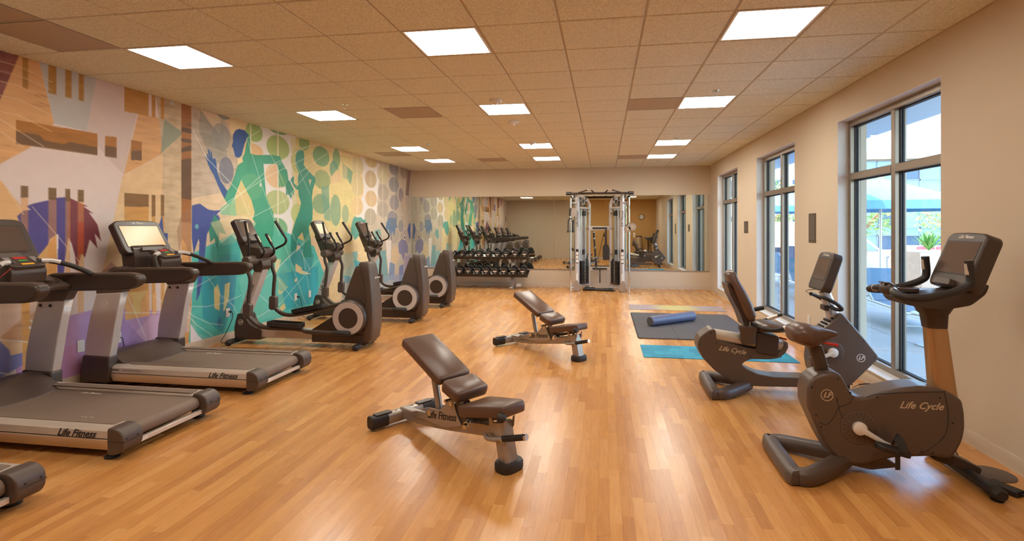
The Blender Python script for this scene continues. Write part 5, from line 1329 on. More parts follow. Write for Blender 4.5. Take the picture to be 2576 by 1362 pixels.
def bench(foot, phi, label):
    ph = math.radians(phi); Lb = 1.18
    r = thing('weight_bench', label, 'bench', (foot[0] - Lb * math.cos(ph), foot[1] - Lb * math.sin(ph), 0), ph, 'adjustable weight benches')
    b = MB(); b.loft([ring((0, y, .062), (.042, 0, 0), (0, 0, .044), 18, 3.2) for y in (-.27, .27)]); rb = b.build('rear_bar', M_GREYMETAL, r)
    for s in (-1, 1):
        b = MB(); b.loft([ring((0, s * y, .06), (w_, 0, 0), (0, 0, h_), 18, 3.5) for y, w_, h_ in ((.16, .046, .048), (.275, .046, .048), (.285, .046, .05), (.298, .043, .046))]); b.build('end_sleeve', M_BLACK, rb)
        b = MB(); b.prism(roundpoly([(-.03, s * .12), (.03, s * .12), (.03, s * .26), (-.03, s * .26)], .012), .106, .116, 'z'); b.build('sleeve_pad', M_PLASTIC2, rb, bevel=.004)
        b = MB(); b.lathe([(.009, .1), (.009, .112), (0, .115)], (0, s * .075, 0), n=10); b.build('bolt', M_CHROME, rb)
    path = [(0, 0, .075), (.25, 0, .088), (.55, 0, .128), (.85, 0, .18), (1.0, 0, .205), (1.14, 0, .212)]
    b = MB(); b.tube(crv(path, 5), 1.0, sec=[(-.034, -.036), (-.026, -.042), (.026, -.042), (.034, -.036), (.034, .036), (.026, .042), (-.026, .042), (-.034, .036)], up=(0, 0, 1)); b.build('main_tube', M_GREYMETAL, r, smooth=30)
    for s in (-1, 1):
        g = roundpoly([(.17, .105), (.19, .135), (.25, .155), (.36, .168), (.385, .20), (.42, .215), (.54, .232), (.575, .262), (.645, .335), (.69, .33), (.72, .26), (.78, .18), (.6, .12)], .012, 3)
        b = MB(); b.prism(g, s * .052 - .004, s * .052 + .004); gp = b.build('side_plate', M_GREYMETAL, r, bevel=.002)
        lettering('Life Fitness', .075, M_DARKPRINT, gp, (.555, s * .0568, .192), (-s, 0, -s * .17), (-.17, 0, 1) if s < 0 else (.17, 0, -1), .35, .0012) if s < 0 else None
        b = MB(); b.cyl((.415, s * .057, .178), .02, -.003, .004, 'y', 18); b.build('pivot_cap', M_CHROME, gp)
        b = MB(); b.cyl((.665, s * .057, .305), .014, -.003, .006, 'y', 14); b.build('pivot_bolt', M_CHROME, gp)
        br = roundpoly([(.68, .30), (.74, .33), (.80, .29), (.84, .20), (.78, .185), (.72, .22)], .02, 3)
        b = MB(); b.prism(br, s * .044 - .003, s * .044 + .003); b.build('ladder_bracket', M_PLASTIC2, r, bevel=.002)
    b = MB(); b.tube([(.665, -.11, .335), (.665, .11, .335)], .012, 12); b.build('hinge_rod', M_CHROME, r)
    b = MB(); b.tube([(.47, 0, .17), (.40, 0, .44)], .026, 14); b.build('strut_sleeve', M_GREYMETAL, r)
    b = MB(); b.tube([(.405, 0, .42), (.375, 0, .545)], .017, 12); b.build('strut', M_CHROME, r)
    b = MB(); b.tube([(.40, 0, .53), (.56, 0, .455), (.67, 0, .40), (.70, 0, .36)], 1.0, sec=[(-.045, -.012), (.045, -.012), (.045, .012), (-.045, .012)], up=(0, 0, 1)); b.build('back_frame', M_DKMETAL, r, smooth=20)
    b = MB(); b.tube([(.79, 0, .255), (.95, 0, .265), (1.15, 0, .33)], 1.0, sec=[(-.04, -.015), (.04, -.015), (.04, .015), (-.04, .015)], up=(0, 0, 1)); b.build('seat_frame', M_DKMETAL, r, smooth=20)
    b = MB(); b.tube([(.86, -.06, .235), (.90, -.13, .225)], .016, 12); b.tube([(.875, -.085, .232), (.883, -.10, .23)], .021, 12); b.build('pop_pin', M_CHROME, r)
    b = MB(); slab(b, (.19, .708), (.655, .492), .062, .145); b.build('back_pad', M_VINYL, r, smooth=50)
    b = MB(); slab(b, (.675, .488), (.85, .430), .075, .145); b.build('lumbar_pad', M_VINYL, r, smooth=50)
    b = MB(); slab(b, (.835, .352), (1.235, .432), .072, .15, .10); b.build('seat_pad', M_VINYL, r, smooth=50)
    b = MB(); b.tube([(1.125, 0, .29), (1.18, 0, .045)], 1.0, sec=[(-.055, -.03), (-.04, -.046), (.04, -.046), (.055, -.03), (.055, .03), (.04, .046), (-.04, .046), (-.055, .03)], up=(1, 0, 0)); b.build('front_leg', M_GREYMETAL, r, smooth=30)
    b = MB(); b.loft([ring((1.185, 0, z), (w_, 0, 0), (0, d_, 0), 28, 3) for z, w_, d_ in ((0, .066, .088), (.012, .07, .092), (.048, .07, .092), (.06, .064, .086))]); b.build('rubber_foot', M_BLACK, r, smooth=50)
    for s in (-1, 1):
        arc = [(1.125 + .058 * math.cos(a), .325 + .058 * math.sin(a)) for a in [PI + PI * k / 8 for k in range(9)]]
        pl = [(1.05, .20), (1.04, .335)] + arc + [(1.195, .335), (1.19, .27), (1.16, .22)]
        b = MB(); b.prism(pl, s * .04 - .004, s * .04 + .004); b.build('fork_plate', M_GREYMETAL, r)
    b = MB(); b.tube([(1.15, -.06, .335), (1.15, .06, .335)], .012, 12); b.build('fork_pin', M_CHROME, r)
    b = MB(); b.ball((1.225, -.105, .362), .03, .032, .03); b.build('seat_knob', M_BLACK, r)
    b = MB(); b.tube(crv([(1.03, -.06, .19), (1.06, -.075, .185), (1.12, -.07, .19), (1.18, -.055, .205)], 4), .016, 12); hn = b.build('transport_handle', M_GREYMETAL, r)
    b = MB(); b.tube([(1.18, -.055, .205), (1.34, -.015, .25)], .0195, 14); b.build('grip', M_BLACK, hn)
    b = MB(); b.tube([(1.178, -.0555, .2045), (1.187, -.053, .207)], .022, 14); b.tube([(1.335, -.016, .2485), (1.35, -.012, .2525)], .0205, 14); b.build('grip_collar', M_CHROME, hn)
    return r
bench((-.60, 3.26), -35, 'padded weight bench in the foreground, nearest the camera')
bench((-.29, 6.03), -40, 'padded weight bench farther back, behind the foreground bench')

# ---------------------------------------------------------------- dumbbell rack and dumbbells
rk = thing('dumbbell_rack', 'two-tier dumbbell rack under the mirrors', 'rack', (-2.85, 12.85, 0))
for x in (.60, -.90):
    b = MB(); b.prism(roundpoly([(-.27, 0), (.18, 0), (.18, .05), (-.24, .065), (-.29, .04)], .02), x - .045, x + .045, 'x'); b.build('foot', M_GREYMETAL, rk, bevel=.012)
    b = MB(); b.tube(crv([(x, -.05, .05), (x, -.02, .30), (x, .04, .60), (x, .10, .93)], 4), 1.0, sec=[(-.045, -.03), (.045, -.03), (.045, .03), (-.045, .03)], up=(0, 1, 0)); b.build('upright', M_GREYMETAL, rk, smooth=30)
TIL = math.radians(17)
def tray(z, y0, nm):
    Mt = Matrix.Translation((0, y0, z)) @ Matrix.Rotation(TIL, 4, 'X')
    b = MB(); b.box(-1.02, 1.02, -.02, .30, -.012, 0, Mt); b.box(-1.02, 1.02, -.03, -.02, -.035, .035, Mt); b.box(-1.02, 1.02, .295, .305, -.03, .03, Mt)
    b.build(nm, M_DKMETAL, rk, bevel=.002)
    return Mt
Mtop = tray(.775, -.27, 'upper_tray'); Mlow = tray(.345, -.31, 'lower_tray')
b = MB(); b.box(.66, .78, -.2, -.198, .04, .12, Matrix.Rotation(math.radians(14), 4, 'Z')); b.build('paper_tag', M_WHITEPRINT, rk, smooth=0)
def dumbbell(x, Mt, rad, num, label, grp):
    r = thing('dumbbell', label, 'dumbbell', (0, 0, 0), 0, grp)
    hl = .045 + rad * .38
    yc = .135; half = .058
    base = Matrix.Translation((-2.85, 12.85, 0)) @ Mt @ Matrix.Translation((x, yc, rad + .001))
    r.matrix_world = base
    for s in (-1, 1):
        b = MB(); b.lathe([(rad * .5, s * half), (rad * .93, s * (half + .006)), (rad, s * (half + .014)), (rad, s * (half + hl - .012)), (rad * .93, s * (half + hl)), (0, s * (half + hl))], axis='y', n=20); h = b.build('head', M_BLACK, r)
        b = MB(); b.lathe([(rad * .86, s * (half + hl - .0005)), (rad * .93, s * (half + hl - .0005)), (rad * .93, s * (half + hl + .001)), (rad * .86, s * (half + hl + .001))], axis='y', n=20, closed=True); b.build('rim', M_PLASTIC, h)
    yf = -(half + hl + .0012)
    b = MB(); b.box(-rad * .52, rad * .52, yf - .0004, yf + .001, rad * .05, rad * .36); b.build('label_plate', M_WHITEPRINT, h, smooth=0)
    lettering(str(num), rad * .5, M_WHITEPRINT, h, (0, yf, -rad * .36), (1, 0, 0), (0, 0, 1), 0, .0008, 'weight_number')
    b = MB(); b.tube([(0, -half - .002, 0), (0, -half * .4, 0), (0, half * .4, 0), (0, half + .002, 0)], [.014, .017, .017, .014], 12); b.build('handle', M_CHROME, r)
    return r
topx = [-3.716, -3.494, -3.266, -3.059, -2.83, -2.596, -2.38, -2.152, -1.918]
topn = [5, 8, 10, 12, 15, 20, 20, 25, 25]; topr = [.046, .053, .056, .062, .063, .066, .066, .076, .077]
lowx = [-3.76, -3.54, -3.319, -3.093, -2.869, -2.645, -2.423, -2.188, -1.956]
lown = [30, 35, 35, 40, 40, 45, 45, 50, 50]
order = ['leftmost', 'second from left', 'third from left', 'fourth from left', 'middle (fifth)', 'fourth from right', 'third from right', 'second from right', 'rightmost']
for i in range(9):
    dumbbell(topx[i] + 2.85, Mtop, topr[i], topn[i], 'black dumbbell on the upper tray of the rack, ' + order[i], 'dumbbells on the upper tray')
for i in range(9):
    dumbbell(lowx[i] + 2.85, Mlow, .080 + .0008 * i, lown[i], 'black dumbbell on the lower tray of the rack, ' + order[i], 'dumbbells on the lower tray')

# ---------------------------------------------------------------- dual cable machine
cm = thing('cable_machine', 'tall silver dual-tower cable machine in front of the mirrors', 'cable machine', (-.105, 12.75, 0))
def M45(s): return Matrix.Rotation(math.radians(s * 38), 4, 'Z')
for s in (-1, 1):
    fx, fy = s * .53, -.17; ix, iy = s * .26, .27
    ang = math.atan2(iy - fy, ix - fx)
    R_ = Matrix.Translation((fx, fy, 0)) @ Matrix.Rotation(ang, 4, 'Z')
    b = MB(); b.prism(roundpoly([(-.055, -.032), (.055, -.032), (.055, .032), (-.055, .032)], .012, 3), .012, 2.30, 'z', R_); fp = b.build('front_post', M_SILVER, cm)
    lettering('Life Fitness', .085, M_DARKPRINT, fp, (fx + s * .0 - .0, fy - .058, 1.72), (0, 0, 1), (-1, 0, 0), .35, .001)
    b = MB(); b.box(fx - .032, fx + .032, fy - .064, fy - .0625, .66, 1.0); pl = b.build('instruction_placard', M_DARKPRINT, fp, smooth=0)
    for k in range(3):
        b = MB(); b.box(fx - .026, fx + .026, fy - .0655, fy - .0645, .68 + k * .09, .755 + k * .09); b.build('picture', M_WHITEPRINT, pl, smooth=0)
    b = MB(); b.box(fx - .02, fx + .02, fy - .064, fy - .0625, .25, .42); b.build('sticker', M_WHITEPRINT, fp, smooth=0)
    b = MB(); b.tube(crv([(ix, iy, .10), (ix, iy, .6), (ix, iy, 1.95), (ix + (fx - ix) * .05, iy + (fy - iy) * .05, 2.12), (ix + (fx - ix) * .35, iy + (fy - iy) * .35, 2.24), (fx, fy, 2.27)], 5), .034, 14); b.build('inner_post', M_SILVER, cm)
    for nm, z in (('upper_brace', 1.99), ('base_tube', .12)):
        b = MB(); b.tube([(fx, fy, z), (ix, iy, z)], .03, 14); b.build(nm, M_SILVER, cm)
    for x, y in ((fx, fy), (ix, iy)):
        b = MB(); b.lathe([(.075, 0), (.075, .014), (.05, .022), (.045, .03)], (x, y, 0), n=24); b.build('foot', M_PLASTIC2, cm)
    b = MB(); b.tube([(ix, iy, .02), (ix, iy, .14)], .028, 12); b.build('foot_stem', M_SILVER, cm)
    # weight stack with its guide rods and shield
    mx, my = (fx + ix) / 2, (fy + iy) / 2
    Ms = Matrix.Translation((mx, my, 0)) @ Matrix.Rotation(ang, 4, 'Z')
    pm = MB(); pm.box(-.155, .155, -.055, .055, 0, .0335); pme = pm.mesh('weight_plate'); pme.materials.append(M_DKMETAL)
    for k in range(15):
        o = obj('weight_plate', pme, cm, .003, 1); o.matrix_local = Ms @ Matrix.Translation((0, 0, .175 + k * .0355))
    b = MB(); b.box(-.16, .16, -.06, .06, .15, .175, Ms); b.build('stack_base', M_PLASTIC2, cm)
    for dxr in (-.075, .075):
        b = MB(); p = Ms @ Vector((dxr, 0, 0)); b.tube([(p.x, p.y, .70), (p.x, p.y, 1.98)], .012, 12); b.build('guide_rod', M_CHROME, cm)
    b = MB()
    for k in range(15):
        p = Ms @ Vector((-.012, 0, 0)); b.box(mx - .018, mx - .008, my - .14, my - .139, .185 + k * .0355, .197 + k * .0355) if False else b.box(-.02, -.006, s * .0555 - .001, s * .0555 + .001, .185 + k * .0355, .199 + k * .0355, Ms); b.box(.006, .02, s * .0555 - .001, s * .0555 + .001, .185 + k * .0355, .199 + k * .0355, Ms)
    b.build('weight_numbers', M_WHITEPRINT, cm, smooth=0)['kind'] = 'stuff'
    b = MB(); b.box(-.05, .05, -.045, .045, 1.80, 1.92, Ms); b.build('top_block', M_BLACK, cm, bevel=.008)
    b = MB(); b.box(-.03, .03, -.03, .03, .86, .98, Ms); b.build('selector_block', M_BLACK, cm, bevel=.006)
    b = MB(); b.box(-.17, .17, -s * .095 - .003, -s * .095 + .003, .2, 1.95, Ms); b.build('rear_shield', M_SILVER, cm, smooth=0)
    for z in (1.48, .86, 1.86):
        b = MB(); b.box(.08, .15, s * .06 - .006, s * .06 + .006, z - .008, z + .008, Ms); b.build('shield_clip', M_BLACK, cm)
    # outer chrome slide rod with carriage and pulleys
    rx, ry = s * .675, -.44
    b = MB(); b.tube([(rx, ry, .012), (rx, ry, 2.22)], .022, 16); b.build('slide_rod', M_CHROME, cm)
    for z in (2.10, .09):
        b = MB(); b.tube([(rx, ry, z), (fx, fy, z)], .026, 12); b.build('rod_arm', M_SILVER, cm)
    b = MB(); b.prism(roundpoly([(-.03, .02), (.10, .02), (.13, .10), (.10, .20), (.06, .26), (.02, .28), (-.02, .2), (-.03, .1)], .03), -.006, .006, 'y', Matrix.Translation(((fx + rx) / 2 - .03 * s, (fy + ry) / 2 - .08, 0)) @ Matrix.Diagonal((-s, 1, 1, 1))); b.build('foot_guard', M_GREYMETAL, cm, bevel=.002)
    for (px_, py_, pz_), rr in zip([(s * .60, -.38, 2.235), (s * .46, -.12, 2.19), (s * .40, -.02, 2.12), (s * .34, .06, 2.2)], (.055, .05, .055, .05)):
        Mw = Matrix.Translation((px_, py_, pz_)) @ Matrix.Rotation(ang, 4, 'Z')
        t = MB(); t.lathe([(0, -.014), (rr * .8, -.014), (rr, -.012), (rr * .9, 0), (rr, .012), (rr * .8, .014), (0, .014)], axis='y', n=24)
        b = MB(); b.add(t.v, t.f, Mw); b.build('pulley', M_GREYMETAL, cm)
        t = MB(); t.box(-rr * .3, rr * .3, -.022, .022, -rr * .4, rr * 1.1); b = MB(); b.add(t.v, t.f, Mw); b.build('pulley_bracket', M_BLACK, cm)
    zc = 1.88 if s < 0 else 1.50
    b = MB(); b.lathe([(.03, zc - .09), (.034, zc - .08), (.034, zc + .08), (.03, zc + .09)], (rx, ry, 0), n=20); b.build('carriage', M_BLACK if s < 0 else M_GREYMETAL, cm)
    if s < 0:
        b = MB(); b.prism(roundpoly([(0, -.11), (.09, -.13), (.12, -.04), (.12, .09), (.03, .1)], .03), -.006, .006, 'y', Matrix.Translation((rx, ry - .03, zc))); b.build('carriage_plate', M_GREYMETAL, cm)
        b = MB(); b.tube([(rx, ry - .03, zc - .09), (rx, ry - .03, zc - .20)], .006, 8); b.tube(crv([(rx, ry - .03, zc - .2), (rx + .014, ry - .03, zc - .215), (rx, ry - .03, zc - .235), (rx - .014, ry - .03, zc - .215)], 4, True), .004, 8, closed=True); b.build('snap_hook', M_CHROME, cm)
    else:
        for dx_, dz_, rr in ((.075, .035, .085), (-.04, -.02, .075)):
            b = MB(); b.lathe([(0, -.012), (rr, -.012), (rr, .012), (0, .012)], (rx + dx_, ry - .03, zc + dz_), 'y', 30); pw = b.build('carriage_pulley', M_GREYMETAL, cm)
            b = MB(); b.lathe([(rr, -.004), (rr + .005, -.004), (rr + .005, .004), (rr, .004)], (rx + dx_, ry - .03, zc + dz_), 'y', 30, closed=True); b.build('pulley_rim', M_CHROME, pw)
            b = MB(); b.lathe([(.014, -.016), (.014, -.012)], (rx + dx_, ry - .03, zc + dz_), 'y', 12); b.build('hub_cap', M_YELLOW, pw)
        b = MB(); b.tube(crv([(rx + .115, ry - .03, zc - .11), (rx + .132, ry - .03, zc - .16), (rx + .115, ry - .03, zc - .20), (rx + .098, ry - .03, zc - .16)], 5, True), .0055, 8, closed=True); b.build('snap_hook', M_CHROME, cm)
    b = MB(); b.tube([(rx + s * .01, ry - .03, zc + .09), (s * .60, -.38, 2.18)], .004, 6); b.build('cable', M_BLACK, cm)
    b = MB(); p = Ms @ Vector((0, 0, 0)); b.tube([(p.x, p.y, .98), (p.x, p.y, 2.12)], .004, 6); b.build('cable', M_BLACK, cm)
    # pull-up handles
    for a_, c_ in (((s * .53, -.30, 2.33), (s * .27, -.46, 2.40)), ((s * .115, -.30, 2.33), (s * .20, -.46, 2.40))):
        b = MB(); b.tube([a_, c_], .016, 12); ph_ = b.build('pull_up_handle', M_PLASTIC2, cm)
        b = MB(); b.ball(c_, .017, .017, .017, 8); b.build('handle_tip', M_CHROME, ph_)
b = MB(); b.tube([(-.70, -.30, 2.325), (.70, -.30, 2.325)], .027, 16); cbm = b.build('top_crossbar', M_PLASTIC2, cm)
for s in (-1, 1):
    b = MB(); b.lathe([(.034, .66), (.042, .67), (.042, .775), (.036, .79), (0, .795)], (0, -.30, 2.325), 'x', 18)
    if s < 0: b.v = [(-x, y, z) for x, y, z in b.v]
    b.build('end_sleeve', M_BLACK, cbm)
for nm, z in (('middle_crossbar', 1.50), ('lower_crossbar', .50)):
    b = MB(); b.box(-.25, .25, .25, .29, z - .05, z + .05); x = b.build(nm, M_SILVER, cm, bevel=.006)
    b = MB(); b.prism(roundpoly([(-.18, z - .022), (.18, z - .022), (.18, z + .022), (-.18, z + .022)], .02), .238, .25); hb = b.build('accessory_hanger', M_BLACK, x)
    for px_ in (-.1, -.03, .05, .12):
        b = MB(); b.tube([(px_, .238, z), (px_, .20, z + .004)], .006, 8); b.build('peg', M_CHROME, hb)

def loose(name, label, cat, b, m, grp=None, **k):
    return tag(b.build(name, m, None, **k), label, cat, grp)
rt = thing('rope_handle', 'black triceps rope hanging from the left cable', 'rope attachment', (-.78, 12.235, 1.40))
b = MB(); b.tube(crv([(-.05, 0, .05), (-.048, 0, .25), (-.02, 0, .325), (.02, 0, .325), (.048, 0, .25), (.05, 0, .05)], 6), .014, 10); b.build('rope', M_BLACK, rt)
for s in (-1, 1):
    b = MB(); b.lathe([(0, 0), (.022, .002), (.026, .02), (.022, .045), (.014, .055)], (s * .05, 0, 0), n=14); b.build('rope_end', M_BLACK, rt)
sb = thing('straight_bar', 'long black bar attachment hanging at the left of the middle crossbar', 'bar attachment', (-.26, 12.93, .50))
b = MB(); b.tube([(.07, 0, 0), (0, 0, .93)], .017, 12); bb = b.build('bar', M_BLACK, sb)
for t in (.02, .3, .55, .8, .97):
    b = MB(); b.tube([Vector((.07, 0, 0)).lerp(Vector((0, 0, .93)), t - .008), Vector((.07, 0, 0)).lerp(Vector((0, 0, .93)), t + .008)], .0195, 12); b.build('collar', M_CHROME, bb)
ab = thing('ab_strap', 'black padded strap attachment hanging at the right of the middle crossbar', 'strap attachment', (.045, 12.955, .72))
b = MB(); b.prism(roundpoly([(-.075, 0), (.075, 0), (.08, .30), (.035, .38), (-.035, .38), (-.08, .30)], .03), -.015, .015); b.build('pad', M_BLACK, ab, bevel=.008)
b = MB(); b.prism([(-.03, .36), (.03, .36), (.018, .80), (-.018, .80)], -.006, .006); b.build('strap', M_BLACK, ab)
sh = thing('short_bar', 'short black bar hanging from the lower crossbar of the cable machine', 'bar attachment', (-.10, 12.965, .14))
b = MB(); b.tube([(0, 0, 0), (0, 0, .35)], .014, 12); b.build('bar', M_BLACK, sh)
for z in (.0, .23):
    b = MB(); b.tube([(0, 0, z), (0, 0, z + .02)], .0165, 12); b.build('collar', M_CHROME, sh)
rs_ = random.Random(9)
bg = thing('exercise_straps', 'heap of black exercise straps on the floor between the cable towers', 'straps', (-.10, 12.62, 0))
for k, (x, y, w_, h_) in enumerate([(-.29, .03, .12, .10), (-.17, .05, .11, .085), (-.03, .02, .12, .06), (.11, .0, .13, .07), (.25, -.02, .12, .045)]):
    b = MB(); rings = []
    for t in range(9):
        a = PI * t / 8
        rings.append(ring((x - math.cos(a) * w_, y + rs_.uniform(-.01, .01), max(.006, h_ * math.sin(a) * .5)), (0, max(.01, .075 * math.sin(a) + rs_.uniform(0, .01)), 0), (0, 0, max(.005, h_ * .5 * math.sin(a))), 12, 2.2))
    b.loft(rings); b.build('strap_bundle', M_BLACK, bg)
b = MB(); b.box(-.26, -.20, .0, .05, .098, .101); b.build('tag', M_WHITEPRINT, bg, smooth=0)

# ---------------------------------------------------------------- mats and foam roller
def grad_mat(name, c1, c2, axis_scale, block=None):
    m = bpy.data.materials.new(name); m.use_nodes = True
    N = m.node_tree.nodes; Lk = m.node_tree.links; b = N['Principled BSDF']
    tc = N.new('ShaderNodeTexCoord'); mp = N.new('ShaderNodeMapping'); mp.inputs['Scale'].default_value = axis_scale
    Lk.new(tc.outputs['Object'], mp.inputs[0])
    if block:
        nz = N.new('ShaderNodeTexBrick'); nz.inputs['Scale'].default_value = 1.0
        nz.inputs['Color1'].default_value = (*lin(c1), 1); nz.inputs['Color2'].default_value = (*lin(c2), 1); nz.inputs['Mortar'].default_value = (*lin(c1), 1)
        nz.inputs['Mortar Size'].default_value = .004; nz.inputs['Brick Width'].default_value = block[0]; nz.inputs['Row Height'].default_value = block[1]; nz.offset = .37
        Lk.new(mp.outputs[0], nz.inputs['Vector']); Lk.new(nz.outputs['Color'], b.inputs['Base Color'])
    else:
        gr = N.new('ShaderNodeTexGradient'); gr.gradient_type = 'SPHERICAL'; Lk.new(mp.outputs[0], gr.inputs[0])
        rp = N.new('ShaderNodeValToRGB'); rp.color_ramp.elements[0].color = (*lin(c1), 1); rp.color_ramp.elements[1].color = (*lin(c2), 1)
        rp.color_ramp.elements[0].position = .2; rp.color_ramp.elements[1].position = .62
        Lk.new(gr.outputs['Fac'], rp.inputs[0]); Lk.new(rp.outputs[0], b.inputs['Base Color'])
    b.inputs['Roughness'].default_value = .7
    n2 = N.new('ShaderNodeTexNoise'); n2.inputs['Scale'].default_value = 300; Lk.new(tc.outputs['Object'], n2.inputs['Vector'])
    bp = N.new('ShaderNodeBump'); bp.inputs['Strength'].default_value = .3; bp.inputs['Distance'].default_value = .001
    Lk.new(n2.outputs[0], bp.inputs['Height']); Lk.new(bp.outputs[0], b.inputs['Normal'])
    return m
M_MATGREY = grad_mat('lavender_yellow_mat', (160, 146, 148), (190, 178, 120), (1.6, 1.6, 1))
M_MATTEAL = grad_mat('teal_mat', (22, 128, 158), (44, 152, 180), (1, 1, 1), (.12, .17))
M_FOAM = mat('grey_foam_tile', (82, 78, 80), .8, bump=.3, bscale=250)
M_ROLLER = mat('blue_grey_foam', (98, 102, 128), .45, var=.12, vscale=14, bump=.2, bscale=120)
b = MB(); b.prism(roundpoly([(-.86, -.305), (.86, -.305), (.86, .305), (-.86, .305)], .01), 0, .005, 'z')
o = loose('yoga_mat', 'thin lavender yoga mat with a yellowish centre, near the mirrors', 'mat', b, M_MATGREY); o.location = (1.333, 10.18, .0005)
b = MB(); b.prism(roundpoly([(-.86, -.32), (.86, -.32), (.86, .32), (-.86, .32)], .01), 0, .006, 'z')
o = loose('yoga_mat', 'bright teal yoga mat on the floor beside the recumbent bike', 'mat', b, M_MATTEAL); o.location = (1.322, 6.61, .0005)
pm_ = thing('puzzle_mat', 'dark grey interlocking foam floor mat under the foam roller', 'mat', (.476, 7.345, .0005))
NX, NY, TW, TH_ = 3, 4, .535, .53
def edge(p, q_, teeth):
    """points from p to q with small interlocking teeth on the left-hand side"""
    p, q_ = Vector(p), Vector(q_); d = q_ - p; n = Vector((d.y, -d.x)).normalized()
    if not teeth: return [tuple(p)]
    out = [tuple(p)]; k = 9
    for i in range(k):
        a, c = (i + .28) / k, (i + .72) / k
        out += [tuple(p + d * a), tuple(p + d * (a - .012) + n * .016), tuple(p + d * (c + .012) + n * .016), tuple(p + d * c)]
    return out
for i in range(NX):
    for j in range(NY):
        x0, x1, y0, y1 = i * TW + .001, (i + 1) * TW - .001, j * TH_ + .001, (j + 1) * TH_ - .001
        pts = edge((x0, y0), (x1, y0), j == 0) + edge((x1, y0), (x1, y1), i == NX - 1) + edge((x1, y1), (x0, y1), j == NY - 1) + edge((x0, y1), (x0, y0), i == 0)
        b = MB(); b.prism(pts, 0, .013, 'z'); b.build('foam_tile', M_FOAM, pm_, smooth=0)
rl = thing('foam_roller', 'blue-grey foam roller lying on the puzzle mat', 'foam roller', (1.06, 8.50, .0885 + .0005), math.radians(40))
b = MB(); b.lathe([(0, -.48), (.066, -.48), (.075, -.472), (.075, .472), (.066, .48), (0, .48)], axis='x', n=40); b.build('cylinder', M_ROLLER, rl)
b = MB(); b.lathe([(.0, -.4815), (.062, -.4815), (.062, -.4802), (0, -.4802)], axis='x', n=32); b.build('end_face', M_FOAM, rl)

# ---------------------------------------------------------------- small wall fittings
def outlet(x, y, z, face, label, name='wall_outlet', grp='electrical outlets'):
    r = thing(name, label, 'outlet', (x, y, z), 0 if face > 0 else PI, grp)
    b = MB(); b.prism(roundpoly([(-.036, -.058), (.036, -.058), (.036, .058), (-.036, .058)], .005), 0, .006, 'x'); p = b.build('cover_plate', M_WHITEPLASTIC, r, bevel=.002)
    for z_ in (-.02, .02):
        b = MB(); b.prism(roundpoly([(-.017, z_ - .014), (.017, z_ - .014), (.017, z_ + .014), (-.017, z_ + .014)], .008), .006, .0085, 'x'); b.build('socket', M_WHITEPLASTIC, r)
    return r
for y, lb in ((4.358, 'white wall outlet low on mural, beside the near upright of the bright-screened treadmill'), (4.751, 'white wall outlet low on the mural between the bright-screened treadmill uprights'), (6.37, 'white wall outlet with cord behind the first elliptical'), (7.953, 'white wall outlet with cord on the teal mural left of middle elliptical'), (8.367, 'white wall outlet right behind the middle elliptical column')):
    outlet(XL + .001, y, .372, 1, lb)
outlet(XR - .001, 7.07, .36, -1, 'white wall outlet under the large sign between the windows')
b = MB(); b.prism([(-.02, -.03), (.02, -.03), (.02, .03), (-.02, .03)], .006, .012, 'x')
sw = outlet(XL + .001, 12.717, 1.259, 1, 'small white control plate on the mural near the mirror corner', 'wall_switch', None); b.build('dark_button', M_BLACK, sw)
M_SIGN = mat('bronze_sign_plate', (92, 80, 66), .45, metal=.3)
for (y, z, w_, h_, n, lb) in ((6.955, 1.523, .21, .36, 14, 'large dark wall sign between the nearest and middle windows'), (10.01, 1.53, .25, .215, 7, 'small dark wall sign between the middle and far windows')):
    r = thing('wall_sign', lb, 'sign', (XR - .001, y, z), PI, 'dark wall signs')
    b = MB(); b.prism([(-w_ / 2, -h_ / 2), (w_ / 2, -h_ / 2), (w_ / 2, h_ / 2), (-w_ / 2, h_ / 2)], 0, .008, 'x'); p = b.build('plate', M_SIGN, r, bevel=.002)
    b = MB()
    for k in range(n):
        z0 = h_ / 2 - .03 - k * (h_ - .05) / n; l = w_ * .4 * (1 if k else .5) * (1 - .25 * ((k * 7) % 3) / 2)
        b.box(.008, .0086, -l, l * .9, z0 - .003, z0 + .001)
    t = b.build('print_lines', M_GREYKEY, p, smooth=0); t['kind'] = 'stuff'

# ---------------------------------------------------------------- things behind the camera that the mirrors show
ck = thing('wall_clock', 'round white wall clock on the back wall, seen in the mirror', 'clock', (1.87, YB + .001, 2.15))
b = MB(); b.lathe([(0, 0), (.135, 0), (.14, .03), (.125, .035), (.122, .02), (0, .02)], axis='y', n=36); b.build('case', M_DKMETAL, ck)
b = MB(); b.lathe([(0, .0205), (.12, .0205), (.12, .022), (0, .022)], axis='y', n=36); b.build('dial', M_WHITEPLASTIC, ck)
for a, l in ((.9, .06), (2.6, .09)):
    b = MB(); b.box(-.003, .003, .0222, .024, 0, l, Matrix.Rotation(a, 4, 'Y')); b.build('hand', M_BLACK, ck)
tb = thing('towel_bin', 'tall beige cylindrical bin by the back wall, seen in the mirror', 'bin', (1.72, -.22, 0))
b = MB(); b.lathe([(.15, 0), (.155, .02), (.155, 1.12), (.15, 1.14)], n=32); b.build('body', mat('beige_steel', (190, 168, 140), .4, metal=.3), tb)
b = MB(); b.lathe([(.158, 1.14), (.158, 1.18), (.14, 1.195), (.09, 1.195), (.085, 1.15), (0, 1.15)], n=32); b.build('lid', M_PLASTIC2, tb)
sf = thing('corner_shelf', 'dark wire shelf unit in the back corner, seen in the mirror', 'shelf', (2.33, -.22, 0))
for x in (-.16, .16):
    for y in (-.16, .16):
        b = MB(); b.tube([(x, y, 0), (x, y, 1.1)], .012, 8); b.build('post', M_DKMETAL, sf)
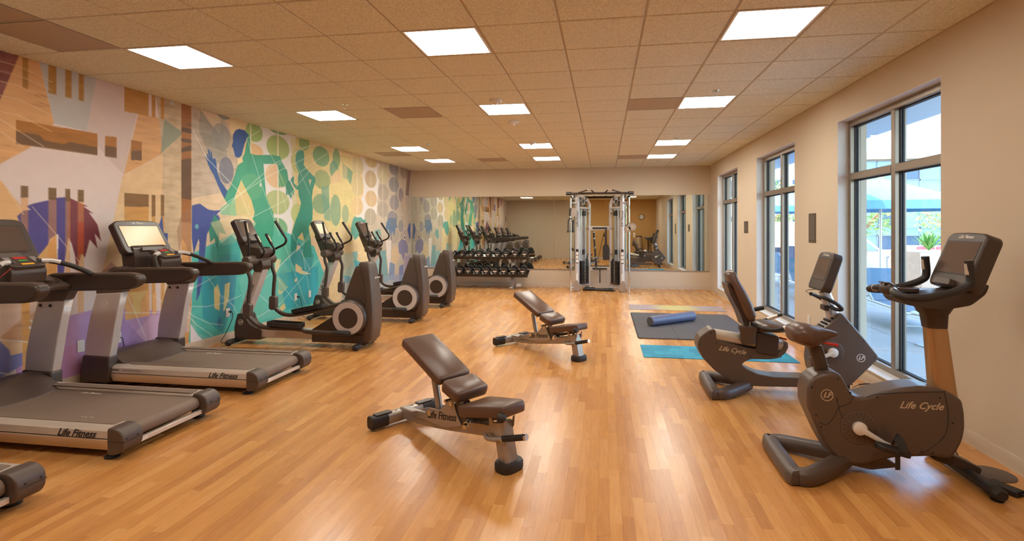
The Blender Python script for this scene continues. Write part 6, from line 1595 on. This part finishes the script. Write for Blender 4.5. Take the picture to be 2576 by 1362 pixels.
for z in (.12, .42, .74, 1.04):
    b = MB(); b.box(-.17, .17, -.17, .17, z, z + .016); b.build('shelf_board', M_DKMETAL, sf)
tp = thing('camera_tripod', 'black camera tripod standing in front of the back wall, seen in mirror', 'tripod', (0, -.08, 0))
for a in (PI / 2 + .9, -PI / 2 - .9 + PI * 2, 0.0):
    d = Vector((math.cos(a + PI), math.sin(a + PI) * .6, 0))
    b = MB(); b.tube([Vector((0, 0, 1.22)) + d * .03, d * .30 + Vector((0, 0, .012))], [.016, .010], 8); b.build('leg', M_BLACK, tp)
b = MB(); b.lathe([(.035, 1.16), (.045, 1.2), (.04, 1.25), (.02, 1.27), (.02, 1.36)], n=14); b.build('head', M_BLACK, tp)
bp_ = thing('backpack', 'black bag on the floor by the tripod, seen in the mirror', 'bag', (.66, -.2, 0))
b = MB(); b.loft([ring((0, 0, z), (w_, 0, 0), (0, d_, 0), 20, 3) for z, w_, d_ in ((0, .19, .11), (.05, .21, .13), (.2, .2, .12), (.29, .15, .08), (.31, .08, .04))]); b.build('body', M_BLACK, bp_, smooth=60)
b = MB(); b.prism(roundpoly([(-.13, .03), (.13, .03), (.12, .17), (-.12, .17)], .03), .115, .15); b.build('pocket', M_BLACK, bp_, bevel=.01)
# ---------------------------------------------------------------- the terrace outside the windows
M_PAVE = mat('pale_paving', (172, 168, 162), .7, var=.06, vscale=2.0, bump=.2, bscale=80)
M_JOINT = mat('paving_joint', (120, 114, 108), .9)
M_STUCCO = mat('white_stucco', (196, 194, 190), .85, var=.03)
M_CREAM = mat('cream_stucco', (206, 190, 160), .85, var=.03)
M_SOFFIT = mat('pale_soffit', (160, 176, 192), .7, var=.02)
M_SLING = mat('blue_grey_sling', (96, 122, 138), .7, bump=.2, bscale=500)
M_ALU = mat('white_aluminium', (196, 196, 194), .35, metal=.4)
M_CANVAS = mat('pale_blue_canvas', (104, 158, 200), .8, var=.04)
M_TERRA = mat('terracotta_planter', (214, 178, 152), .8)
M_LEAF = mat('agave_leaf', (96, 148, 72), .6, var=.3, vscale=3)
M_TREELEAF = mat('tree_leaf', (128, 156, 76), .7, var=.35, vscale=2)
M_BARK = mat('pale_bark', (170, 132, 98), .9, var=.2, bump=.4, bscale=30)
M_REDCUSH = mat('red_cushion', (206, 70, 78), .8)
M_BLUECHAIR = mat('navy_wicker', (60, 72, 98), .7)
M_FACADE = mat('bluish_facade_glass', (112, 150, 172), .15, metal=.2, var=.15, vscale=.8)
M_FACADE2 = mat('deep_facade_glass', (62, 82, 104), .15, metal=.2)
M_MULL = mat('facade_mullion', (120, 124, 130), .5, metal=.3)

g = MB(); g.box(2.85, 45, -6, 60, -.4, -.045); patio = struct(g.build('patio', M_JOINT, smooth=0), 'paved terrace outside the windows')
sm = MB(); sm.box(-.594, .594, -.594, .594, -.03, 0); sme = sm.mesh('paving_slab'); sme.materials.append(M_PAVE)
for i in range(8):
    for j in range(14):
        o = obj('paving_slab', sme, patio); o.location = (3.46 + 1.2 * i, 3.0 + 1.2 * j, -.02)
g = MB(); g.box(2.85, 45, 19.2, 60, -.05, -.02); g.box(12.46, 45, -6, 19.19, -.05, -.02); g.box(2.86, 12.45, -6, 2.39, -.05, -.02); g.build('far_paving', M_PAVE, patio, smooth=0)
g = MB(); g.box(2.85, 5.1, -2, 17, 3.27, 3.33); g.box(4.95, 5.1, -2, 17, 3.33, 3.55)
struct(g.build('roof_overhang', M_SOFFIT, smooth=0), 'pale roof overhang above the terrace')
g = MB(); g.box(XL - .2, 2.85, YB - .2, 17, ZC + .31, ZC + .52); struct(g.build('roof_slab', M_STUCCO, smooth=0))

def lounger(x, y, rz, label):
    r = thing('sun_lounger', label, 'sun lounger', (x, y, -.02), rz, 'sun loungers on the terrace')
    for s in (-1, 1):
        b = MB(); b.tube(crv([(s * .31, -1.0, .28), (s * .31, -.9, .31), (s * .31, .25, .31), (s * .31, .95, .31)], 4), .022, 10); b.build('side_rail', M_ALU, r)
        for yy in (-.8, .8):
            b = MB(); b.tube([(s * .31, yy, .31), (s * .31, yy + (.06 if yy > 0 else -.06), .0)], .02, 10); b.build('leg', M_ALU, r)
        b = MB(); b.tube([(s * .31, .22, .32), (s * .31, .88, .80)], .02, 10); b.build('back_rail', M_ALU, r)
        b = MB(); b.tube([(s * .29, .62, .61), (s * .29, .80, .31)], .014, 8); b.build('back_prop', M_ALU, r)
    b = MB(); b.prism([(-.98, .31), (.22, .31), (.22, .322), (-.98, .322)], -.3, .3, 'x'); b.build('seat_sling', M_SLING, r)
    b = MB(); b.prism([(.22, .318), (.89, .806), (.882, .818), (.213, .33)], -.3, .3, 'x'); b.build('back_sling', M_SLING, r)
    for yy in (-.99, .95):
        b = MB(); b.tube([(-.31, yy, .29 if yy < 0 else .31), (.31, yy, .29 if yy < 0 else .31)], .018, 8); b.build('cross_rail', M_ALU, r)
    b = MB(); b.tube([(-.33, -.75, .07), (.33, -.75, .07)], .012, 8); b.build('foot_bar', M_ALU, r)
    return r
lounger(4.75, 9.35, math.radians(-6), 'blue-grey sun lounger outside the nearest window')
lounger(4.5, 12.4, math.radians(-4), 'blue-grey sun lounger outside the middle window')
lounger(4.75, 15.2, math.radians(4), 'blue-grey sun lounger farthest along the terrace')
def umbrella(x, y, hw, z0, z1, label):
    r = thing('patio_umbrella', label, 'umbrella', (x, y, -.02), 0, 'pale blue patio umbrellas')
    b = MB(); b.lathe([(.3, 0), (.3, .05), (.08, .08), (.035, .1)], n=28); b.build('base', M_ALU, r)
    b = MB(); b.tube([(0, 0, .08), (0, 0, z1 + .02)], .028, 14); b.build('pole', M_ALU, r)
    n = 8; top = []; c1 = []; c2 = []
    b = MB()
    vs = [(0, 0, z1)]
    for k in range(n):
        a = 2 * PI * k / n + .2
        vs.append((hw * math.cos(a), hw * math.sin(a), z0 + .12)); vs.append((hw * math.cos(a), hw * math.sin(a), z0 - .06))
    inn = [(x_ * .995, y_ * .995, z_ - .01) for x_, y_, z_ in vs]
    fs = []
    for k in range(n):
        a, c = 1 + 2 * k, 1 + 2 * ((k + 1) % n)
        fs += [(0, a, c), (a, a + 1, c + 1, c)]
    m_ = len(vs)
    fs += [tuple(i + m_ for i in f[::-1]) for f in fs]
    b.v = []; b.add(vs + inn, fs); 
    for k in range(n):
        a, c = 2 + 2 * k, 2 + 2 * ((k + 1) % n); b.f.append((a, a + m_, c + m_, c))
    cn = b.build('canopy', M_CANVAS, r, smooth=20)
    for k in range(n):
        a = 2 * PI * k / n + .2
        q_ = MB(); q_.tube([(.03 * math.cos(a), .03 * math.sin(a), z1 - .09), (hw * .98 * math.cos(a), hw * .98 * math.sin(a), z0 + .085)], .012, 6); q_.build('rib', M_ALU, r)
    b = MB(); b.lathe([(.05, z1 - .005), (.03, z1 + .05), (0, z1 + .07)], n=14); b.build('finial', M_ALU, r)
    return r
umbrella(6.5, 13.6, 1.75, 2.0, 2.72, 'pale blue patio umbrella framed by the nearest window')
umbrella(6.1, 19.2, 1.7, 2.1, 2.8, 'pale blue patio umbrella farther off, framed by the middle window')
st_ = thing('side_table', 'small round white side table on the terrace outside the nearest window', 'table', (4.25, 7.55, -.02))
b = MB(); b.lathe([(0, .40), (.25, .40), (.255, .41), (.25, .425), (0, .425)], n=32); b.build('table_top', M_ALU, st_)
b = MB(); b.tube([(0, 0, .01), (0, 0, .40)], .025, 12); b.build('stem', M_ALU, st_)
b = MB(); b.lathe([(.2, 0), (.2, .012), (.03, .03)], n=28); b.build('base', M_ALU, st_)
def leaf_blade(b, root, ang, el, ln, wd):
    pts = []
    d = Vector((math.cos(ang), math.sin(ang), 0)); sd = Vector((-math.sin(ang), math.cos(ang), 0))
    L_, R2 = [], []
    for k in range(6):
        t = k / 5; p = Vector(root) + d * (ln * t * math.cos(el)) + Vector((0, 0, ln * (t * math.sin(el) - .15 * t * t)))
        w_ = wd * (math.sin(PI * min(1, .15 + t * .85)) + .02)
        L_.append(p + sd * w_); R2.append(p - sd * w_)
    b.add(L_ + R2, [(k, k + 1, 7 + k, 6 + k) for k in range(5)])
def planter(x, y, w_, h_, label, plant):
    r = thing('planter', label, 'planter', (x, y, -.02), .1)
    k = .8; b = MB()
    b.loft([[(-w_ * k, -w_ * k, 0), (w_ * k, -w_ * k, 0), (w_ * k, w_ * k, 0), (-w_ * k, w_ * k, 0)], [(-w_, -w_, h_), (w_, -w_, h_), (w_, w_, h_), (-w_, w_, h_)]]); b.build('pot', M_TERRA, r, bevel=.02)
    p = thing('agave', plant, 'plant', (x, y, h_ + .001)); rr = random.Random(x)
    for i in range(34):
        b = MB(); a = i * 2.4; el = math.radians(84 - i * 1.3)
        leaf_blade(b, (0, 0, 0), a, el, .55 + rr.uniform(-.1, .15), .035); o = b.build('leaf', M_LEAF, p, smooth=0)
        so = o.modifiers.new('thickness', 'SOLIDIFY'); so.thickness = .006
planter(8.42, 15.2, .75, .92, 'large pale terracotta planter on the terrace', 'spiky green agave in the terracotta planter')
sf_ = thing('outdoor_sofa', 'white outdoor sofa with red cushions beyond the planter', 'sofa', (11.0, 18.4, -.02), .1)
b = MB(); b.box(-1.3, 1.3, -.4, .4, .12, .42); b.build('seat', M_STUCCO, sf_, bevel=.03); b = MB(); b.box(-1.3, 1.3, .3, .5, .42, .95); b.build('back', M_STUCCO, sf_, bevel=.03)
for s in (-1, 1):
    b = MB(); b.box(s * 1.2 - .1, s * 1.2 + .1, -.4, .5, .12, .65); b.build('arm', M_STUCCO, sf_, bevel=.03)
for sx in (-1.2, 1.2):
    for sy in (-.3, .38):
        b = MB(); b.box(sx - .04, sx + .04, sy - .04, sy + .04, 0, .12); b.build('foot', M_ALU, sf_)
for k, x in enumerate((-.8, -.2, .5)):
    b = MB(); b.box(-.25, .25, -.07, .07, -.24, .24, Matrix.Translation((x, .18, .70)) @ Matrix.Rotation(-.25, 4, 'X')); b.build('cushion', M_REDCUSH, sf_, bevel=.05, seg=3)
# steps, low wall, handrail
g = MB(); g.box(6.4, 8.0, 16.2, 17.0, -.02, .16); g.box(6.4, 7.7, 16.5, 17.0, .16, .32); struct(g.build('terrace_step', M_CREAM, smooth=0), 'low pale steps at the terrace edge')
g = MB(); g.box(6.2, 9.3, 17.4, 17.7, -.02, .62); struct(g.build('low_wall', M_PAVE, smooth=0), 'low grey planter wall at the terrace edge')
hr = thing('handrail', 'white tubular handrail beside the terrace steps', 'handrail', (7.5, 16.4, -.02))
b = MB(); b.tube(crv([(-.1, -1.3, .75), (0, -.4, 1.0), (0, .6, 1.35), (0, .9, 1.36)], 5), .03, 10); b.build('rail', M_ALU, hr)
for y, z in ((-1.2, .76), (.85, 1.36)):
    b = MB(); b.tube([(0 if y > 0 else -.09, y, 0), (0 if y > 0 else -.09, y, z)], .025, 10); b.build('post', M_ALU, hr)
g = MB(); g.box(2.9, 9.0, 23.6, 23.8, -.02, 1.75); struct(g.build('garden_wall', M_CREAM, smooth=0), 'cream garden wall at the far end of the terrace')
def chair(x, y, rz, label):
    r = thing('patio_chair', label, 'chair', (x, y, -.02), rz, 'navy patio chairs')
    b = MB(); b.box(-.25, .25, -.25, .25, .40, .46); b.build('seat', M_BLUECHAIR, r, bevel=.02)
    b = MB(); b.box(-.25, .25, .21, .26, .46, .92); b.build('backrest', M_BLUECHAIR, r, bevel=.02)
    for sx in (-1, 1):
        for sy in (-1, 1):
            b = MB(); b.tube([(sx * .22, sy * .22, 0), (sx * .22, sy * .22, .41)], .018, 8); b.build('leg', M_BLUECHAIR, r)
chair(5.35, 17.4, 2.6, 'navy patio chair seen in the left pane of the middle window'); chair(6.2, 18.6, 2.2, 'navy patio chair seen in the right pane of the middle window')
# trees
def tree(x, y, h, cr, label, seed):
    rr = random.Random(seed); r = thing('tree', label, 'tree', (x, y, -.02), 0, 'trees beyond the terrace')
    b = MB(); b.tube(crv([(0, 0, 0), (.08, .05, h * .3), (-.05, .0, h * .55), (.1, 0, h * .8)], 5), [.16 - .006 * k for k in range(16)], 10); b.build('trunk', M_BARK, r)
    for k in range(5):
        a = k * 1.3; b = MB(); b.tube(crv([(0, 0, h * .45), (.5 * math.cos(a), .5 * math.sin(a), h * .62), (cr * .8 * math.cos(a), cr * .8 * math.sin(a), h * .85)], 4), [.07 - .006 * i for i in range(9)], 7); b.build('branch', M_BARK, r)
    b = MB()
    for k in range(1500):
        v = Vector((rr.gauss(0, 1), rr.gauss(0, 1), rr.gauss(0, 1))).normalized() * (cr * rr.random() ** .4); v.z *= .8
        c = Vector((0, 0, h * .78)) + v; u = Vector((rr.gauss(0, 1), rr.gauss(0, 1), rr.gauss(0, 1))).normalized(); w_ = u.orthogonal().normalized(); s = rr.uniform(.05, .12)
        b.add([c - u * s, c + w_ * s * .5, c + u * s, c - w_ * s * .5], [(0, 1, 2, 3)])
    o = b.build('foliage', M_TREELEAF, r, smooth=0); o['kind'] = 'stuff'
tree(9.2, 20.6, 3.0, 1.5, 'leafy tree with pale trunk behind the umbrella pole', 1); tree(14.8, 24.5, 2.6, 1.7, 'round leafy tree in front of the glass building', 2)
tree(8.0, 27.0, 3.4, 1.6, 'leafy tree rising behind the cream garden wall', 3)
# building across the court
bd = thing('building', 'pale office building with a gridded glass front across the court', 'building', (4, 30, -.02))
b = MB(); b.box(0, 26, .25, 8, 0, 5.1); b.build('wall', M_STUCCO, bd, smooth=0)
b = MB(); b.box(-.1, 26.1, -.1, 8.1, 5.1, 5.5); b.build('cornice', M_CREAM, bd, smooth=0)
for k in range(4):
    for z in (1.2, 3.2):
        b = MB(); b.box(1.0 + k * 1.7, 2.1 + k * 1.7, .2, .26, z, z + .9); wv = b.build('window', M_FACADE2, bd, smooth=0)
rr = random.Random(12)
zs_ = [.3, 1.1, 1.5, 2.6, 3.0, 4.0, 5.0]
for k in range(17):
    x0 = 8.2 + k * 1.02
    for i in range(6):
        b = MB(); b.box(x0 + .03, x0 + .99, .16, .245, zs_[i] + .03, zs_[i + 1] - .03); b.build('pane', M_FACADE2 if rr.random() < .22 else M_FACADE, bd, smooth=0)
b = MB()
for k in range(18): b.box(8.17 + k * 1.02, 8.23 + k * 1.02, .12, .25, .3, 5.0)
for z in zs_: b.box(8.17, 8.23 + 17 * 1.02, .12, .25, z - .03, z + .03)
b.build('curtain_wall_frame', M_MULL, bd, smooth=0)
